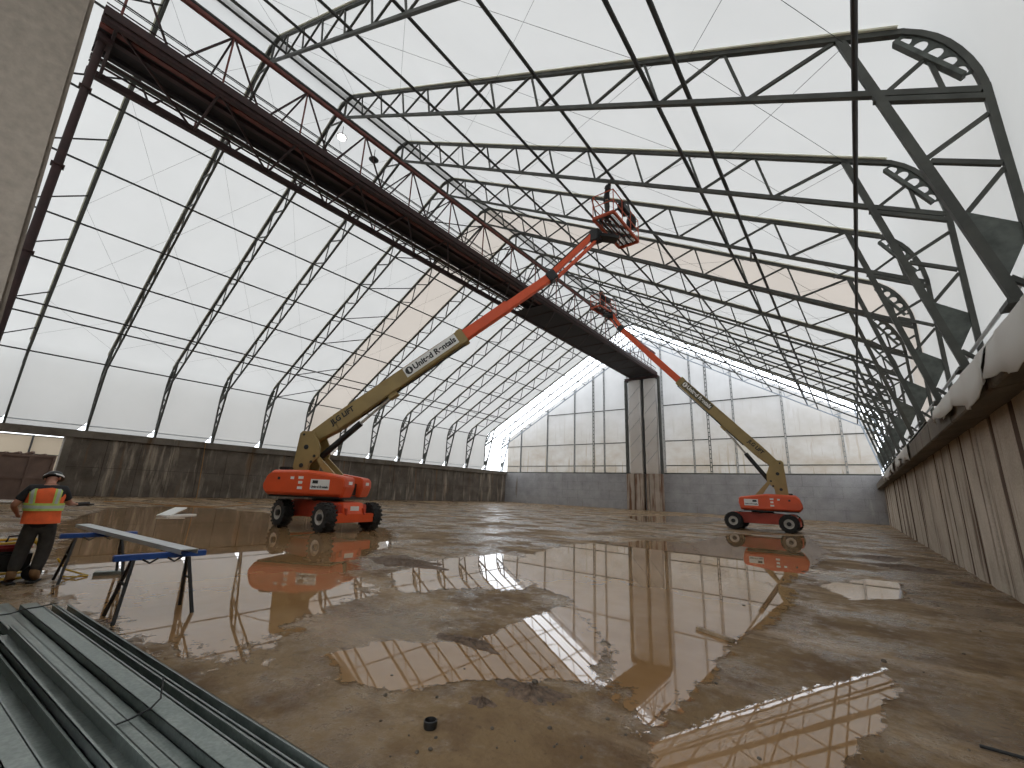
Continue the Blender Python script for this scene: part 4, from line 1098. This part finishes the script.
puddle([(685, 543), (730, 534), (810, 536), (835, 552), (815, 575), (780, 590), (715, 575)], 'puddle in front of the farther lift reflecting its orange body', .7, .008)
puddle([(815, 585), (860, 578), (905, 583), (912, 600), (850, 602)], 'small bright puddle right of centre toward the right wall', .35, .005)
puddle([(640, 738), (720, 712), (800, 690), (885, 664), (905, 685), (880, 740), (850, 790), (700, 790), (650, 775)], 'near puddle at the bottom reflecting the bright open bay', .22, .006)
puddle([(620, 516), (690, 516), (745, 519), (700, 524), (640, 522)], 'thin far puddle at the foot of the wrapped tower', .8, .005)

def lump(x, y, rx, ry, h, mat, name, label, cat, seed, group=None):
    rnd = random.Random(seed); c_ = ground(x, y); q = MB(); n = 54; rings = 11
    ph = [rnd.random()*6.28 for _ in range(6)]
    for i in range(rings+1):
        t = i/rings
        for k_ in range(n):
            a_ = 2*math.pi*k_/n; e = 1+.18*math.sin(2*a_+ph[0])+.15*math.sin(3*a_+ph[1])+.12*math.sin(5*a_+ph[2])+.10*math.sin(9*a_+ph[3])+.08*math.sin(17*a_+ph[4])+rnd.uniform(-.10, .10)
            hh = h*(1-t)**.8*(.25+1.1*rnd.random())-.006*t if i < rings else -.012
            q.v.append((c_.x+rx*t*e*math.cos(a_), c_.y+ry*t*e*math.sin(a_), hh))
    for i in range(rings):
        for k_ in range(n): q.f.append((i*n+k_, i*n+(k_+1) % n, (i+1)*n+(k_+1) % n, (i+1)*n+k_))
    q.f.append(tuple(range(n)))
    o = q.build(name, mat, smooth='all'); tag(o, label, cat, group); return o
lump(530, 692, .30, .22, .045, 'mud', 'mud_patch', 'dark crumbly mud patch near the centre bottom', 'mud', 1)
lump(482, 703, .13, .08, .04, 'mud', 'mud_patch', 'small dark mud lump left of the crumbly patch', 'mud', 2)
lump(470, 643, .42, .20, .04, 'mud', 'mud_patch', 'long mud ridge across the lattice reflecting puddle', 'mud', 3)
lump(405, 562, 1.1, .7, .06, 'mud', 'mud_patch', 'low brown mud bar between the puddles behind centre left', 'mud', 4)
lump(905, 568, 1.0, .75, .07, 'mud', 'mud_patch', 'dark mud bank beside the right wall', 'mud', 5)
lump(880, 558, .8, .9, .05, 'mud', 'mud_patch', 'smaller mud bank farther along the right wall', 'mud', 6)
lump(966, 585, .25, .5, .05, 'mud', 'mud_patch', 'mud at the foot of the right wall, nearest the camera', 'mud', 7)
# scattered stones
rnd = random.Random(5)
sm = ellipsoid((0, 0, .3), (1, .8, .55), 8, 5)
st0 = None
for (x, y, r) in [(rnd.uniform(380, 560), rnd.uniform(640, 760), rnd.uniform(.008, .022)) for _ in range(22)]+[(rnd.uniform(560, 1000), rnd.uniform(600, 760), rnd.uniform(.008, .022)) for _ in range(22)]+[(535, 683, .035), (515, 690, .03), (540, 702, .03), (553, 668, .02), (744, 606, .03), (884, 662, .035), (700, 562, .04)]:
    p_ = ground(x, y)
    if st0 is None: st0 = sm.build('stone', 'stone', smooth='all'); o = st0
    else: o = st0.copy(); col.objects.link(o)
    o.location = (p_.x, p_.y, 0); o.scale = (r, r, r); o.rotation_euler = (0, 0, rnd.random()*6)
    tag(o, 'small dark stone lying loose on the muddy floor', 'stone', 'loose stones on the floor')
p_ = ground(430, 728); q = MB().lathe([(.012, 0), (.045, .0), (.05, .015), (.05, .05), (.042, .055), (.04, .02), (.01, .015)], (p_.x, p_.y, 0), (0, 0, 1), 18); tag(q.build('black_cap', 'lift_black', smooth=True), 'small black plastic cap on the floor at bottom centre', 'cap')
a, b_ = ground(697, 630), ground(734, 643); q = MB().bar((a.x, a.y, .025), (b_.x, b_.y, .025), .05, .035); tag(q.build('wood_stick', 'wood'), 'pale wooden stick lying in the central puddle', 'stick')
a, b_ = ground(980, 748), ground(1030, 762); q = MB().tube([(a.x, a.y, .015), (b_.x, b_.y, .015)], .013, 6); tag(q.build('steel_rod', 'lift_black'), 'dark rod on the floor at the lower right corner', 'rod')
a, b_ = ground(820, 573), ground(813, 578)
# boards and offcuts lying in the left puddle
a, b_ = ground(163, 517), ground(180, 513); q = MB().bar((a.x, a.y, .06), (b_.x, b_.y, .25), .5, .05); q.bar((a.x, a.y, .03), (b_.x+1.6, b_.y+.1, .03), .35, .05); tag(q.build('white_board', 'label_white'), 'pale bent board lying at the back of the left puddle', 'board')
# orange hose along the left floor
pts = [ground(x, y, .03) for x, y in ((104, 501.5), (125, 501.5), (165, 505), (215, 507), (245, 505), (252, 503), (238, 502.5))]
q = MB().tube(pts, .03, 6); tag(q.build('orange_hose', 'hose_orange', smooth=True), 'orange hose lying along the floor before the left wall', 'hose')
q = MB().tube([(XL+.25, 13.6, 4.9), (XL+.28, 13.7, 3), (XL+.3, 13.8, .03), (XL+2.5, 13.0, .03)], .03, 6); tag(q.build('hanging_cord', 'hose_orange'), 'tan cord hanging down the left wall under a truss', 'cord')
